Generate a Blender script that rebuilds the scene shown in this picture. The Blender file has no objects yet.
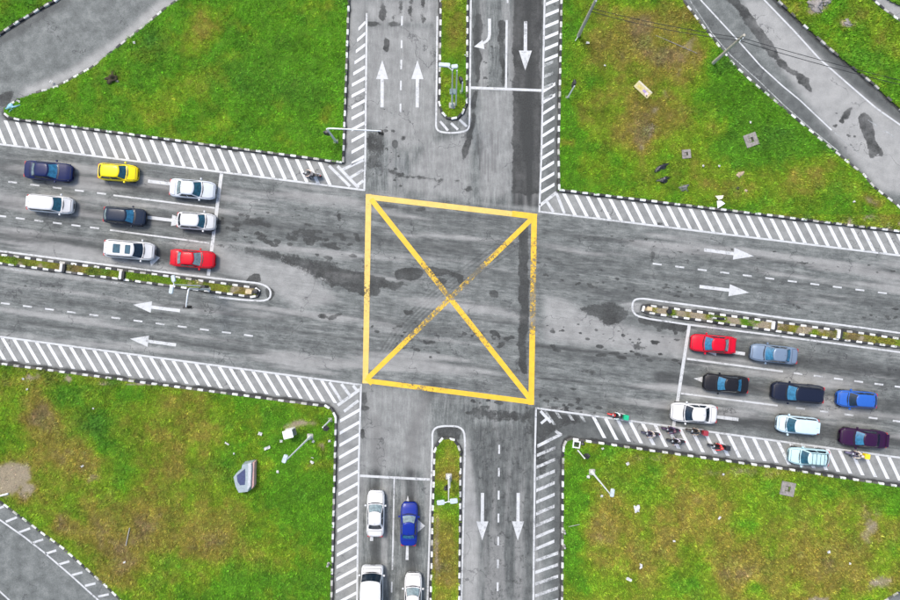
import bpy, bmesh, math, random
import numpy as np
from mathutils import Vector, Matrix

R = math.radians
random.seed(7)
rng = np.random.default_rng(11)
scene = bpy.context.scene
C = bpy.context.collection

# ------------------------------------------------------------------ camera, sky, sun, exposure
H = 58.0                      # drone height above the road, m
S = 900.0 / 87.0              # photo pixels per metre on the road plane
cam_d = bpy.data.cameras.new('camera')
cam = bpy.data.objects.new('camera', cam_d); C.objects.link(cam)
cam.location = (0, 0, H); cam.rotation_euler = (0, 0, 0)
cam_d.sensor_width = 36.0; cam_d.lens = 24.0
cam_d.clip_start = 0.5; cam_d.clip_end = 2000
scene.camera = cam

SUN_EL, SUN_AZ = 58.0, 322.0  # azimuth clockwise from image up
world = bpy.data.worlds.new('World'); scene.world = world
world.use_nodes = True
wn = world.node_tree
for n in list(wn.nodes): wn.nodes.remove(n)
sky = wn.nodes.new('ShaderNodeTexSky'); sky.sky_type = 'NISHITA'; sky.sun_disc = False
sky.sun_elevation = R(SUN_EL); sky.sun_rotation = R(SUN_AZ)
sky.air_density = 1.0; sky.dust_density = 3.0; sky.ozone_density = 1.0
bg = wn.nodes.new('ShaderNodeBackground'); bg.inputs['Strength'].default_value = 0.15
wo = wn.nodes.new('ShaderNodeOutputWorld')
wn.links.new(sky.outputs[0], bg.inputs[0]); wn.links.new(bg.outputs[0], wo.inputs[0])
sun_d = bpy.data.lights.new('sun', 'SUN'); sun_d.energy = 1.5; sun_d.angle = R(16)
sun_d.color = (1.0, 0.95, 0.88)
sun = bpy.data.objects.new('sun', sun_d); C.objects.link(sun)
_d = Vector((math.sin(R(SUN_AZ)) * math.cos(R(SUN_EL)), math.cos(R(SUN_AZ)) * math.cos(R(SUN_EL)), math.sin(R(SUN_EL))))
sun.rotation_euler = _d.to_track_quat('Z', 'Y').to_euler(); sun.location = _d * 100
scene.view_settings.view_transform = 'Standard'
scene.view_settings.look = 'None'
scene.view_settings.gamma = 1.0
scene.view_settings.use_curve_mapping = False
scene.view_settings.exposure = 0.80

# ------------------------------------------------------------------ helpers
def P(px, py, z=0.0):
    return Vector(((px - 450) / S, (300 - py) / S, z))
def PH(px, py, h):
    k = (H - h) / H
    return Vector(((px - 450) / S * k, (300 - py) / S * k, h))

def tag(o, label=None, cat=None, group=None, kind=None):
    if label: o['label'] = label
    if cat: o['category'] = cat
    if group: o['group'] = group
    if kind: o['kind'] = kind
    return o
def empty(name, loc=(0, 0, 0), rz=0.0):
    o = bpy.data.objects.new(name, None); C.objects.link(o)
    o.location = loc; o.rotation_euler = (0, 0, rz); o.empty_display_size = 0.3
    return o
def link(name, mesh, parent=None):
    o = bpy.data.objects.new(name, mesh); C.objects.link(o)
    if parent: o.parent = parent
    return o

class MB:
    def __init__(s): s.v = []; s.f = []; s.mi = []; s.m = 0
    def add(s, vs, fs):
        b = len(s.v); s.v += [tuple(v) for v in vs]
        for f in fs: s.f.append([i + b for i in f]); s.mi.append(s.m)
        return s
    def box(s, x0, x1, y0, y1, z0, z1, c=0.0, M=None):
        c = min(c, (x1 - x0) * .45, (y1 - y0) * .45)
        if c <= 0:
            vs = [(x, y, z) for z in (z0, z1) for x, y in ((x0, y0), (x1, y0), (x1, y1), (x0, y1))]
            fs = [(3, 2, 1, 0), (4, 5, 6, 7)] + [(i, (i + 1) % 4, (i + 1) % 4 + 4, i + 4) for i in range(4)]
        else:
            o = lambda d, z: [(x0 + c + d, y0 + d, z), (x1 - c - d, y0 + d, z), (x1 - d, y0 + c + d, z), (x1 - d, y1 - c - d, z),
                              (x1 - c - d, y1 - d, z), (x0 + c + d, y1 - d, z), (x0 + d, y1 - c - d, z), (x0 + d, y0 + c + d, z)]
            cc = min(c * .6, (z1 - z0) * .4)
            vs = o(0, z0) + o(0, z1 - cc) + o(c * .4, z1)
            fs = [tuple(range(7, -1, -1)), tuple(range(16, 24))]
            for k in range(2):
                for i in range(8): fs.append((k * 8 + i, k * 8 + (i + 1) % 8, k * 8 + 8 + (i + 1) % 8, k * 8 + 8 + i))
        if M is not None: vs = [M @ Vector(v) for v in vs]
        return s.add(vs, fs)
    def tube(s, pts, rad, n=8):
        pts = [Vector(p) for p in pts]
        if not isinstance(rad, (list, tuple)): rad = [rad] * len(pts)
        vs = []; fs = []; up = None
        for i, p in enumerate(pts):
            t = (pts[min(i + 1, len(pts) - 1)] - pts[max(i - 1, 0)]).normalized()
            if up is None: up = Vector((0, 0, 1)) if abs(t.z) < .9 else Vector((1, 0, 0))
            a = t.cross(up)
            if a.length < 1e-4: a = t.cross(Vector((0, 1, 0)))
            a.normalize(); b = a.cross(t).normalized(); up = b
            for k in range(n):
                an = 2 * math.pi * k / n
                vs.append(p + (a * math.cos(an) + b * math.sin(an)) * rad[i])
        for i in range(len(pts) - 1):
            for k in range(n):
                fs.append((i * n + k, i * n + (k + 1) % n, (i + 1) * n + (k + 1) % n, (i + 1) * n + k))
        fs.append(tuple(range(n - 1, -1, -1))); fs.append(tuple((len(pts) - 1) * n + k for k in range(n)))
        return s.add(vs, fs)
    def lathe(s, prof, n=16, M=None):      # prof [(r,z)], axis z
        vs = []; fs = []
        for r, z in prof:
            for k in range(n):
                a = 2 * math.pi * k / n; vs.append(Vector((r * math.cos(a), r * math.sin(a), z)))
        for i in range(len(prof) - 1):
            for k in range(n): fs.append((i * n + k, i * n + (k + 1) % n, (i + 1) * n + (k + 1) % n, (i + 1) * n + k))
        fs.append(tuple(range(n - 1, -1, -1))); fs.append(tuple((len(prof) - 1) * n + k for k in range(n)))
        if M is not None: vs = [M @ v for v in vs]
        return s.add(vs, fs)
    def grid(s, fn, nu, nv, flip=False):
        vs = [fn(i / nu, j / nv) for j in range(nv + 1) for i in range(nu + 1)]
        fs = []
        for j in range(nv):
            for i in range(nu):
                q = (j * (nu + 1) + i, j * (nu + 1) + i + 1, (j + 1) * (nu + 1) + i + 1, (j + 1) * (nu + 1) + i)
                fs.append(q[::-1] if flip else q)
        return s.add(vs, fs)
    def prism(s, poly, z0, z1, top=1.0):
        n = len(poly); cx = sum(p[0] for p in poly) / n; cy = sum(p[1] for p in poly) / n
        vs = [(x, y, z0) for x, y in poly] + [(cx + (x - cx) * top, cy + (y - cy) * top, z1) for x, y in poly]
        fs = [tuple(range(n - 1, -1, -1)), tuple(range(n, 2 * n))] + [(i, (i + 1) % n, (i + 1) % n + n, i + n) for i in range(n)]
        return s.add(vs, fs)
    def mesh(s, name, mats, smooth=False):
        me = bpy.data.meshes.new(name); me.from_pydata(s.v, [], s.f)
        for m in (mats if isinstance(mats, (list, tuple)) else [mats]): me.materials.append(m)
        me.polygons.foreach_set('material_index', s.mi)
        bm = bmesh.new(); bm.from_mesh(me); bmesh.ops.recalc_face_normals(bm, faces=bm.faces); bm.to_mesh(me); bm.free()
        if smooth:
            me.polygons.foreach_set('use_smooth', [True] * len(me.polygons))
            try: me.set_sharp_from_angle(angle=R(38))
            except Exception: pass
        me.update(); return me
    def build(s, name, mats, parent=None, smooth=False):
        return link(name, s.mesh(name, mats, smooth), parent)

# ------------------------------------------------------------------ numpy noise + raster
def vnoise(x, y, scale, seed):
    r = np.random.default_rng(seed); T = r.random((256, 256)).astype(np.float32)
    x = np.asarray(x, dtype=np.float64) / scale + 1000.3; y = np.asarray(y, dtype=np.float64) / scale + 1000.7
    xi = np.floor(x).astype(int); yi = np.floor(y).astype(int); fx = x - xi; fy = y - yi
    fx = fx * fx * (3 - 2 * fx); fy = fy * fy * (3 - 2 * fy)
    a = T[xi % 256, yi % 256]; b = T[(xi + 1) % 256, yi % 256]; c = T[xi % 256, (yi + 1) % 256]; d = T[(xi + 1) % 256, (yi + 1) % 256]
    return (a * (1 - fx) + b * fx) * (1 - fy) + (c * (1 - fx) + d * fx) * fy
def fbm(x, y, scale, seed, oct=4, gain=.5):
    s = 0; a = 1; t = 0
    for k in range(oct):
        s = s + a * vnoise(x, y, scale / 2 ** k, seed + k * 17); t += a; a *= gain
    return s / t
def inpoly(px, py, poly):
    ins = np.zeros(np.shape(px), bool); n = len(poly)
    for i in range(n):
        x1, y1 = poly[i]; x2, y2 = poly[(i + 1) % n]
        if y1 == y2: continue
        c = ((y1 > py) != (y2 > py)) & (px < (x2 - x1) * (py - y1) / (y2 - y1) + x1)
        ins ^= c
    return ins
def seg_dist(px, py, line):
    d = np.full(np.shape(px), 1e9)
    for (x1, y1), (x2, y2) in zip(line[:-1], line[1:]):
        dx, dy = x2 - x1, y2 - y1; L2 = dx * dx + dy * dy
        t = np.clip(((px - x1) * dx + (py - y1) * dy) / L2, 0, 1)
        d = np.minimum(d, np.hypot(px - x1 - t * dx, py - y1 - t * dy))
    return d
def sstep(a, b, x):
    t = np.clip((x - a) / (b - a), 0, 1); return t * t * (3 - 2 * t)

# ------------------------------------------------------------------ materials
def newmat(name):
    m = bpy.data.materials.new(name); m.use_nodes = True
    nt = m.node_tree; b = nt.nodes['Principled BSDF']; return m, nt, b
def N(nt, t, **kw):
    n = nt.nodes.new(t)
    for k, v in kw.items():
        if k in n.inputs: n.inputs[k].default_value = v
        else: setattr(n, k, v)
    return n
def ramp(nt, fac, stops):
    r = nt.nodes.new('ShaderNodeValToRGB'); e = r.color_ramp.elements
    e[0].position = stops[0][0]; e[0].color = (*stops[0][1], 1); e[1].position = stops[-1][0]; e[1].color = (*stops[-1][1], 1)
    for p, c in stops[1:-1]:
        q = e.new(p); q.color = (*c, 1)
    nt.links.new(fac, r.inputs[0]); return r.outputs[0]
def math_(nt, op, a, b=None, clamp=False):
    n = nt.nodes.new('ShaderNodeMath'); n.operation = op; n.use_clamp = clamp
    for i, v in enumerate((a, b)):
        if v is None: continue
        if isinstance(v, (int, float)): n.inputs[i].default_value = v
        else: nt.links.new(v, n.inputs[i])
    return n.outputs[0]
def mix(nt, fac, a, b, mode='MIX'):
    n = nt.nodes.new('ShaderNodeMix'); n.data_type = 'RGBA'; n.blend_type = mode
    for i, v in ((0, fac), (6, a), (7, b)):
        if isinstance(v, (int, float)): n.inputs[i].default_value = v
        elif isinstance(v, tuple): n.inputs[i].default_value = (*v, 1) if len(v) == 3 else v
        else: nt.links.new(v, n.inputs[i])
    return n.outputs[2]
def noise(nt, scale, detail=4, rough=.55, vec=None, dist=0.0):
    n = nt.nodes.new('ShaderNodeTexNoise'); n.inputs['Scale'].default_value = scale
    n.inputs['Detail'].default_value = detail; n.inputs['Roughness'].default_value = rough; n.inputs['Distortion'].default_value = dist
    if vec is not None: nt.links.new(vec, n.inputs['Vector'])
    return n.outputs['Fac']
def geo_pos(nt): return nt.nodes.new('ShaderNodeNewGeometry').outputs['Position']
def stretch(nt, rz, sc):
    mp = nt.nodes.new('ShaderNodeMapping'); mp.vector_type = 'TEXTURE'
    mp.inputs['Rotation'].default_value = (0, 0, rz); mp.inputs['Scale'].default_value = sc
    nt.links.new(geo_pos(nt), mp.inputs['Vector']); return mp.outputs[0]

def plain(name, col, rough=.6, metal=0.0, var=.18, scale=6.0, coat=0.0, spec=None, dirt=0.0):
    m, nt, b = newmat(name)
    n = noise(nt, scale, 5, .6, geo_pos(nt))
    lo = tuple(c * (1 - var) for c in col); hi = tuple(min(1, c * (1 + var)) for c in col)
    c = ramp(nt, n, [(.3, lo), (.7, hi)])
    if dirt:
        d = noise(nt, 2.3, 6, .7, geo_pos(nt)); f = math_(nt, 'MULTIPLY', math_(nt, 'SUBTRACT', d, .45, True), dirt * 4, True)
        c = mix(nt, f, c, (.09, .075, .055))
    nt.links.new(c, b.inputs['Base Color'])
    b.inputs['Roughness'].default_value = rough; b.inputs['Metallic'].default_value = metal
    b.inputs['Coat Weight'].default_value = coat; b.inputs['Coat Roughness'].default_value = .06
    if spec is not None: b.inputs['Specular IOR Level'].default_value = spec
    return m

def ramp_f(nt, x, a, b, lo, hi):
    q = nt.nodes.new('ShaderNodeMapRange'); nt.links.new(x, q.inputs[0])
    for i, v_ in enumerate((a, b, lo, hi)): q.inputs[1 + i].default_value = v_
    return q.outputs[0]
def road_mat():
    m, nt, b = newmat('weathered_asphalt'); pos = geo_pos(nt)
    at = nt.nodes.new('ShaderNodeAttribute'); at.attribute_name = 'wear'
    sp = nt.nodes.new('ShaderNodeSeparateColor'); nt.links.new(at.outputs['Color'], sp.inputs[0])
    sharp, soft, dust = sp.outputs[0], sp.outputs[1], sp.outputs[2]
    n1 = noise(nt, .9, 6, .65, pos); n2 = noise(nt, 7.0, 6, .75, pos); n3 = noise(nt, 16.0, 5, .85, pos)
    nbig = noise(nt, .16, 4, .6, pos)
    # base age of the asphalt
    v = math_(nt, 'ADD', math_(nt, 'MULTIPLY', n1, .60), math_(nt, 'MULTIPLY', n2, .40)); v = math_(nt, 'SUBTRACT', v, .075)
    v = math_(nt, 'ADD', v, math_(nt, 'MULTIPLY', nbig, .15))
    base = ramp(nt, v, [(.34, (.070, .076, .072)), (.5, (.135, .145, .136)), (.66, (.220, .231, .216))])
    da = nt.nodes.new('ShaderNodeAttribute'); da.attribute_name = 'flow'
    sd = nt.nodes.new('ShaderNodeSeparateColor'); nt.links.new(da.outputs['Color'], sd.inputs[0])
    def mrange(x, a_, b_):
        q = nt.nodes.new('ShaderNodeMapRange'); q.interpolation_type = 'SMOOTHSTEP'; nt.links.new(x, q.inputs[0]); q.inputs[1].default_value = a_; q.inputs[2].default_value = b_; return q.outputs[0]
    ra = -math.atan(.128)
    for w_, rz_, sc_ in ((sd.outputs[0], ra, (4.5, .60, 1)), (sd.outputs[0], ra, (1.2, .18, 1)), (sd.outputs[1], R(90.7), (4, .5, 1)), (sd.outputs[1], R(90.7), (1.1, .16, 1))):
        ns_ = noise(nt, 1.0, 7, .72, stretch(nt, rz_, sc_))
        base = mix(nt, math_(nt, 'MULTIPLY', math_(nt, 'MULTIPLY', mrange(ns_, .49, .67), w_), .58), base, (.048, .050, .050))
        base = mix(nt, math_(nt, 'MULTIPLY', math_(nt, 'MULTIPLY', mrange(ns_, .49, .32), w_), .40), base, (.32, .332, .308))
    # soft grime
    g = math_(nt, 'MULTIPLY', soft, math_(nt, 'ADD', .55, math_(nt, 'MULTIPLY', n2, .9)), True)
    c = mix(nt, g, base, (.036, .0375, .036))
    # pale dust
    dd = math_(nt, 'MULTIPLY', dust, math_(nt, 'ADD', .5, math_(nt, 'MULTIPLY', n1, .9)), True)
    c = mix(nt, dd, c, (.36, .355, .335))
    # hard-edged patches: threshold wiggled by noise
    e = math_(nt, 'ADD', sharp, math_(nt, 'MULTIPLY', math_(nt, 'SUBTRACT', noise(nt, 1.3, 10, .85, pos), .5), 1.55))
    mr = nt.nodes.new('ShaderNodeMapRange'); mr.interpolation_type = 'SMOOTHSTEP'
    nt.links.new(e, mr.inputs[0]); mr.inputs[1].default_value = .42; mr.inputs[2].default_value = .57
    pc = ramp(nt, n2, [(.3, (.017, .0175, .0165)), (.7, (.055, .057, .053))])
    op = math_(nt, 'MULTIPLY', mr.outputs[0], ramp_f(nt, noise(nt, .55, 6, .7, pos), .30, .62, .50, 1.0))
    c = mix(nt, op, c, pc)
    # aggregate speckle
    sk = ramp(nt, n3, [(.28, (.52, .52, .52)), (.5, (1, 1, 1)), (.75, (1.5, 1.5, 1.5))])
    c = mix(nt, 1.0, c, sk, 'MULTIPLY')
    # oil drips
    vo = nt.nodes.new('ShaderNodeTexVoronoi'); vo.inputs['Scale'].default_value = .55; nt.links.new(pos, vo.inputs['Vector'])
    dr = math_(nt, 'LESS_THAN', math_(nt, 'ADD', vo.outputs['Distance'], math_(nt, 'MULTIPLY', n2, .22)), 0.13)
    c = mix(nt, math_(nt, 'MULTIPLY', dr, .45), c, (.03, .03, .032))
    # cracks
    vc = nt.nodes.new('ShaderNodeTexVoronoi'); vc.feature = 'DISTANCE_TO_EDGE'; vc.inputs['Scale'].default_value = .17
    wv = nt.nodes.new('ShaderNodeVectorMath'); wv.operation = 'ADD'
    nz = nt.nodes.new('ShaderNodeTexNoise'); nz.inputs['Scale'].default_value = .5; nz.inputs['Detail'].default_value = 6; nt.links.new(pos, nz.inputs['Vector'])
    sc = nt.nodes.new('ShaderNodeVectorMath'); sc.operation = 'SCALE'; sc.inputs['Scale'].default_value = 5.0
    nt.links.new(nz.outputs['Color'], sc.inputs[0]); nt.links.new(pos, wv.inputs[0]); nt.links.new(sc.outputs[0], wv.inputs[1])
    nt.links.new(wv.outputs[0], vc.inputs['Vector'])
    cr = math_(nt, 'MULTIPLY', math_(nt, 'LESS_THAN', vc.outputs['Distance'], .006), math_(nt, 'GREATER_THAN', nbig, .50))
    c = mix(nt, math_(nt, 'MULTIPLY', cr, .55), c, (.035, .035, .037))
    nt.links.new(c, b.inputs['Base Color'])
    b.inputs['Roughness'].default_value = .82; b.inputs['Specular IOR Level'].default_value = .35
    bp = nt.nodes.new('ShaderNodeBump'); bp.inputs['Strength'].default_value = .35; bp.inputs['Distance'].default_value = .02
    nt.links.new(n3, bp.inputs['Height']); nt.links.new(bp.outputs[0], b.inputs['Normal'])
    return m

def paint_mat(name, col, wear=.5, thr=.36, hi=.46):
    m, nt, b = newmat(name); pos = geo_pos(nt)
    n = noise(nt, 3.2, 9, .85, pos); big = noise(nt, .45, 3, .5, pos)
    c = ramp(nt, noise(nt, 1.7, 6, .7, pos), [(.3, tuple(x * .78 for x in col)), (.65, col)])
    nt.links.new(c, b.inputs['Base Color']); b.inputs['Roughness'].default_value = .6
    at = nt.nodes.new('ShaderNodeAttribute'); at.attribute_name = 'fade'
    v = math_(nt, 'ADD', math_(nt, 'MULTIPLY', n, .72), math_(nt, 'MULTIPLY', big, .28))
    v = math_(nt, 'SUBTRACT', v, math_(nt, 'MULTIPLY', at.outputs['Fac'], .25))
    mr = nt.nodes.new('ShaderNodeMapRange'); nt.links.new(v, mr.inputs[0])
    mr.inputs[1].default_value = thr; mr.inputs[2].default_value = hi; mr.inputs[3].default_value = .05; mr.inputs[4].default_value = .97
    nt.links.new(mr.outputs[0], b.inputs['Alpha'])
    return m

def attr_mat(name, rough=.9, attr='tint', spk=True):
    m, nt, b = newmat(name); at = nt.nodes.new('ShaderNodeAttribute'); at.attribute_name = attr
    c = at.outputs['Color']
    if spk:
        n = noise(nt, 9, 6, .75, geo_pos(nt)); k = ramp(nt, n, [(.3, (.45, .45, .45)), (.55, (.95, .95, .95)), (.75, (1.35, 1.35, 1.3))])
        c = mix(nt, 1.0, c, k, 'MULTIPLY')
    nt.links.new(c, b.inputs['Base Color']); b.inputs['Roughness'].default_value = rough
    b.inputs['Specular IOR Level'].default_value = .2
    return m

def carpaint(name, col, metal=0.0, rough=.32):
    m, nt, b = newmat(name)
    n = noise(nt, 3.0, 6, .7, geo_pos(nt))
    c = ramp(nt, n, [(.35, tuple(x * .93 for x in col)), (.7, col)])
    d = noise(nt, 11, 6, .8, geo_pos(nt)); f = math_(nt, 'MULTIPLY', math_(nt, 'SUBTRACT', d, .58, True), .5, True)
    c = mix(nt, f, c, (.20, .18, .16))
    nt.links.new(c, b.inputs['Base Color']); b.inputs['Roughness'].default_value = rough; b.inputs['Metallic'].default_value = metal
    b.inputs['Specular IOR Level'].default_value = .2; b.inputs['Coat Weight'].default_value = .12; b.inputs['Coat Roughness'].default_value = .05
    return m
def glassmat(name, col):
    m, nt, b = newmat(name)
    n = noise(nt, 4.0, 3, .6, geo_pos(nt))
    c = ramp(nt, n, [(.35, tuple(x * .55 for x in col)), (.65, col)])
    nt.links.new(c, b.inputs['Base Color']); b.inputs['Roughness'].default_value = .06; b.inputs['IOR'].default_value = 1.55
    return m

M_ROAD = road_mat()
M_WHITE = paint_mat('white_road_paint', (.56, .57, .56), thr=.345, hi=.48)
M_HATCH = paint_mat('hatch_paint', (.68, .69, .68), thr=.30, hi=.42)
M_WORN = paint_mat('worn_white_road_paint', (.50, .52, .50), thr=.40, hi=.56)
M_YEL = paint_mat('yellow_road_paint', (.76, .47, .026), thr=.33, hi=.40)
M_PALEYEL = paint_mat('faded_yellow_road_paint', (.72, .50, .12), thr=.33, hi=.40)
M_SOIL = attr_mat('grassy_soil'); M_BLADE = attr_mat('grass_blades', .75, spk=False)
M_KW = [plain('kerb_white_%d' % i, c, .7, var=.15, scale=3, dirt=d) for i, (c, d) in enumerate((((.66, .66, .64), .12), ((.55, .55, .52), .3), ((.42, .41, .37), .5)))]
M_KB = [plain('kerb_black_%d' % i, c, .75, var=.3, scale=3) for i, c in enumerate(((.026, .026, .027), (.045, .044, .042), (.085, .08, .07)))]
M_CONC = plain('pale_concrete', (.34, .33, .30), .85, var=.25, scale=3, dirt=.3)
M_GALV = plain('galvanised_steel', (.62, .65, .66), .5, .25, var=.12)
M_WSTEEL = plain('white_painted_steel', (.78, .79, .78), .45, var=.06, dirt=.06)
M_BLACK = plain('black_plastic', (.012, .012, .013), .45, var=.3)
M_RUBBER = plain('black_rubber', (.014, .014, .015), .8, var=.3)
M_CABLE = plain('black_cable', (.012, .012, .012), .6)
M_RIM = plain('alloy_rim', (.5, .5, .52), .35, .8)
M_LAMPG = glassmat('clear_lamp_glass', (.62, .66, .68)); M_TAIL = plain('red_lamp_plastic', (.42, .02, .02), .2, coat=.5)
M_PLATE = plain('number_plate_black', (.02, .02, .022), .4)
M_GL = glassmat('sky_teal_car_glass', (.016, .085, .125)); M_GLD = glassmat('dark_car_glass', (.006, .018, .032)); M_GLB = glassmat('sky_blue_car_glass', (.03, .17, .30))  # teal and blue: reflected sky painted into the glass base colour
M_GLP = glassmat('pale_car_glass', (.20, .27, .28))
M_SKIN = plain('skin', (.32, .18, .11), .55); M_CHROME = plain('chrome', (.6, .6, .62), .2, 1.0)

# ------------------------------------------------------------------ layout in photo pixels (road plane)
X0, X1, Y0, Y1 = -250, 1150, -200, 800
yNWk = lambda x: 119.5 + (x - 18.7) * .1331          # kerb lines of the long road
yNEk = lambda x: 190.2 + (x - 559.3) * .1212
ySWk = lambda x: 363.4 + x * .1308
ySEk = lambda x: 438.6 + (x - 570) * .1445
yNWl = lambda x: 144.0 + x * .1264                   # its white edge lines
yNEl = lambda x: 211.5 + (x - 539.3) * .1220
ySWl = lambda x: 336.7 + x * .1333
ySEl = lambda x: 408.1 + (x - 536) * .1362
K = {}
K['tl_s'] = [(5, 113.5), (10, 117.5), (18.7, 119.5), (343.3, 162.7)]
K['tl_e'] = [(343.3, 162.7), (348.9, 0), (356, Y0)]
K['tl_slip'] = [(5, 113.5), (5.5, 108), (21, 99), (40, 92), (57, 87), (70.7, 80), (92, 68), (110.7, 53.4), (129.4, 38.7), (149.4, 22.7), (165.4, 9.3), (178.8, 0), (230, -45), (265, -100), (285, Y0)]
K['tl2'] = [(X0, 75), (-60, 71), (0, 34.7), (20, 21.3), (40, 9.3), (57.4, 0), (100, -35), (150, -90), (170, Y0)]
K['tr_s'] = [(559, 190), (714, 208.8), (760, 214.2), (900, 231.5), (925, 233)]
K['tr_w'] = [(559, 190), (558.4, 150), (561.4, 0), (565, Y0)]
K['tr_slip'] = [(620, Y0), (635, -100), (655, -45), (681.9, 0), (692, 13), (699, 22.5), (715, 42), (729.6, 60.7), (738, 70), (757, 86.7), (775.8, 102.6), (804.7, 127), (832, 150), (849, 164), (862.7, 174.7), (873, 187.5), (896, 205), (925, 233)]
K['tr2'] = [(700, Y0), (715, -110), (740, -50), (776.6, 0), (787.6, 11), (829, 49), (856, 71), (873, 84.4), (883, 94), (900, 110), (960, 150), (X1, 215)]
K['tr2_far'] = [(725, Y0), (790, -75), (872, 0), (881, 8), (900, 22), (960, 68), (X1, 200)]
K['bl_n'] = [(X0, ySWk(X0)), (326.7, 406.2), (332, 409.5), (336, 417.4)]
K['bl_e'] = [(336, 417.4), (331.6, 600), (327, Y1)]
K['bl_slip'] = [(-200, 373), (-120, 415), (-60, 457), (1, 501), (44, 533), (64, 547.7), (88, 568.8), (102.6, 581.6), (120, 598), (160, 650), (190, 720), (200, Y1)]
K['bl2'] = [(X0, 520), (-60, 565), (0, 612), (30, 640), (80, Y1)]
K['br_n'] = [(563.5, 446), (566, 440.5), (571, 438.7), (660, 451.5), (780, 468), (898, 486), (1000, 500.6)]
K['br_w'] = [(563.5, 446), (562.7, 473), (562, 600), (560, Y1)]
K['br_slip'] = [(1000, 500.6), (1008, 510), (960, 552), (900, 590), (884, 600), (820, 650), (770, 720), (750, Y1)]
K['br2'] = [(X1, 600), (1000, 680), (900, Y1)]
med_n = [(440.8, Y0), (440.8, 0), (439.6, 104), (442.5, 113), (447, 117.8), (452, 118.8), (457.5, 117.8), (463, 112), (466.6, 103), (467.5, 0), (468, Y0)]
med_s = [(427, Y1), (430.7, 600), (434.4, 452), (437, 445), (441.5, 439.3), (447, 438), (453, 439.3), (458, 445), (460.5, 452), (459.2, 600), (457, Y1)]
med_w = [(X0, 222.6), (0, 254.6), (97, 267), (147.6, 273.4), (207, 281.3), (255, 287.6), (259.5, 291), (257.5, 296), (253, 296.8), (194, 289), (145.8, 282.3), (72, 272.5), (0, 263.2), (X0, 231)]
med_e = [(X1, 372), (889, 337.3), (863.4, 333.4), (823, 328.3), (784, 323), (701.4, 312.4), (650, 305.6), (643.5, 307), (642.5, 310.5), (647, 312.6), (680, 317.4), (719, 322.8), (783.3, 332), (822, 337), (862, 342.3), (897, 346.7), (X1, 382)]
G = {
 'tl': K['tl_s'] + K['tl_e'][1:] + K['tl_slip'][::-1][:-1],
 'tl2': K['tl2'] + [(X0, Y0)],
 'tr': K['tr_w'][::-1] + K['tr_s'][1:] + K['tr_slip'][::-1][1:],
 'tr2': K['tr2'] + K['tr2_far'][::-1],
 'tr3': [(760, Y0), (886.7, 0), (900, 6.7), (960, 50), (X1, 180), (X1, Y0)],
 'bl': K['bl_n'] + K['bl_e'][1:] + K['bl_slip'][::-1],
 'bl2': K['bl2'] + [(X0, Y1)],
 'br': K['br_n'] + K['br_slip'][1:] + K['br_w'][::-1][:-1],
 'br2': K['br2'] + [(X1, Y1)],
 'mn': med_n, 'ms': med_s, 'mw': med_w, 'me': med_e}

# ------------------------------------------------------------------ ground and road
def soil_col(c): return c
gm = MB(); gm.add([(-600, -600, -.12), (600, -600, -.12), (600, 600, -.12), (-600, 600, -.12)], [(0, 1, 2, 3)])
M_GROUND = plain('far_ground', (.10, .15, .03), .95, var=.5, scale=.2)
tag(gm.build('ground', M_GROUND), 'flat green grassland all around the junction', 'ground', kind='structure')

def axis(a, b, lo, hi, fine=.135, coarse=.8):     # fine where the photo looks, coarse beyond it
    return np.concatenate([np.arange(a, lo, coarse), np.arange(lo, hi, fine), np.arange(hi, b + coarse, coarse)])
gx = axis((X0 - 450) / S, (X1 - 450) / S, -46.0, 46.0); gy = axis((300 - Y1) / S, (300 - Y0) / S, -31.5, 31.5)
GX, GY = np.meshgrid(gx, gy); PX = GX * S + 450; PY = 300 - GY * S

def blur(a, n=1):
    for _ in range(n + (1 if n > 1 else 0)):
        a = (a + np.roll(a, 1, 0) + np.roll(a, -1, 0)) / 3; a = (a + np.roll(a, 1, 1) + np.roll(a, -1, 1)) / 3
    return a
sharp = np.zeros_like(PX); soft = np.zeros_like(PX); dust = np.zeros_like(PX)
WJX = 9 * (fbm(PX, PY, 9, 301, 4, .65) - .5); WJY = 9 * (fbm(PX, PY, 9, 305, 4, .65) - .5)      # ragged outlines for the stains
def patch(poly, amt=1.0, b=1):
    global sharp
    m = blur(inpoly(PX + WJX, PY + WJY, poly).astype(float), b + 1); m = m / max(m.max(), .05)
    sharp = np.maximum(sharp, m * amt)
def grime(poly, amt, b=4):
    global soft
    soft = np.maximum(soft, blur(inpoly(PX, PY, poly).astype(float), b) * amt)
def pale(poly, amt, b=5):
    global dust
    dust = np.maximum(dust, blur(inpoly(PX, PY, poly).astype(float), b) * amt)
# ---- which traffic direction each bit of asphalt has
ew = sstep(-12, 12, PY - (yNWl(PX))) * sstep(-12, 12, ySWl(PX) - PY)
inside_ns = sstep(350, 366, PX) * sstep(548, 536, PX)
ns = inside_ns * (1 - ew * .86); ew = np.where(inside_ns * (PY < 188) + inside_ns * (PY > 405) > .5, ew * .0, ew)
# streaks along travel
a = math.atan(.128); u = PX * math.cos(a) + PY * math.sin(a); v = -PX * math.sin(a) + PY * math.cos(a)
st = fbm(u / 22, v, 7, 3, 4, .6); st2 = fbm(u / 9, v, 3.0, 9, 3, .6)
soft += ew * (.30 * sstep(.50, .74, st) + .10 * sstep(.52, .75, st2))
sn = fbm(PX, PY / 16, 6, 23, 4, .6); sn2 = fbm(PX, PY / 10, 2.6, 29, 3)
soft += ns * (.22 * sstep(.50, .74, sn) + .08 * sstep(.52, .78, sn2))
dust += ew * .55 * sstep(.52, .72, fbm(u / 14, v, 9, 41, 4)) + ns * .35 * sstep(.5, .7, fbm(PX, PY / 12, 9, 47, 4))
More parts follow.
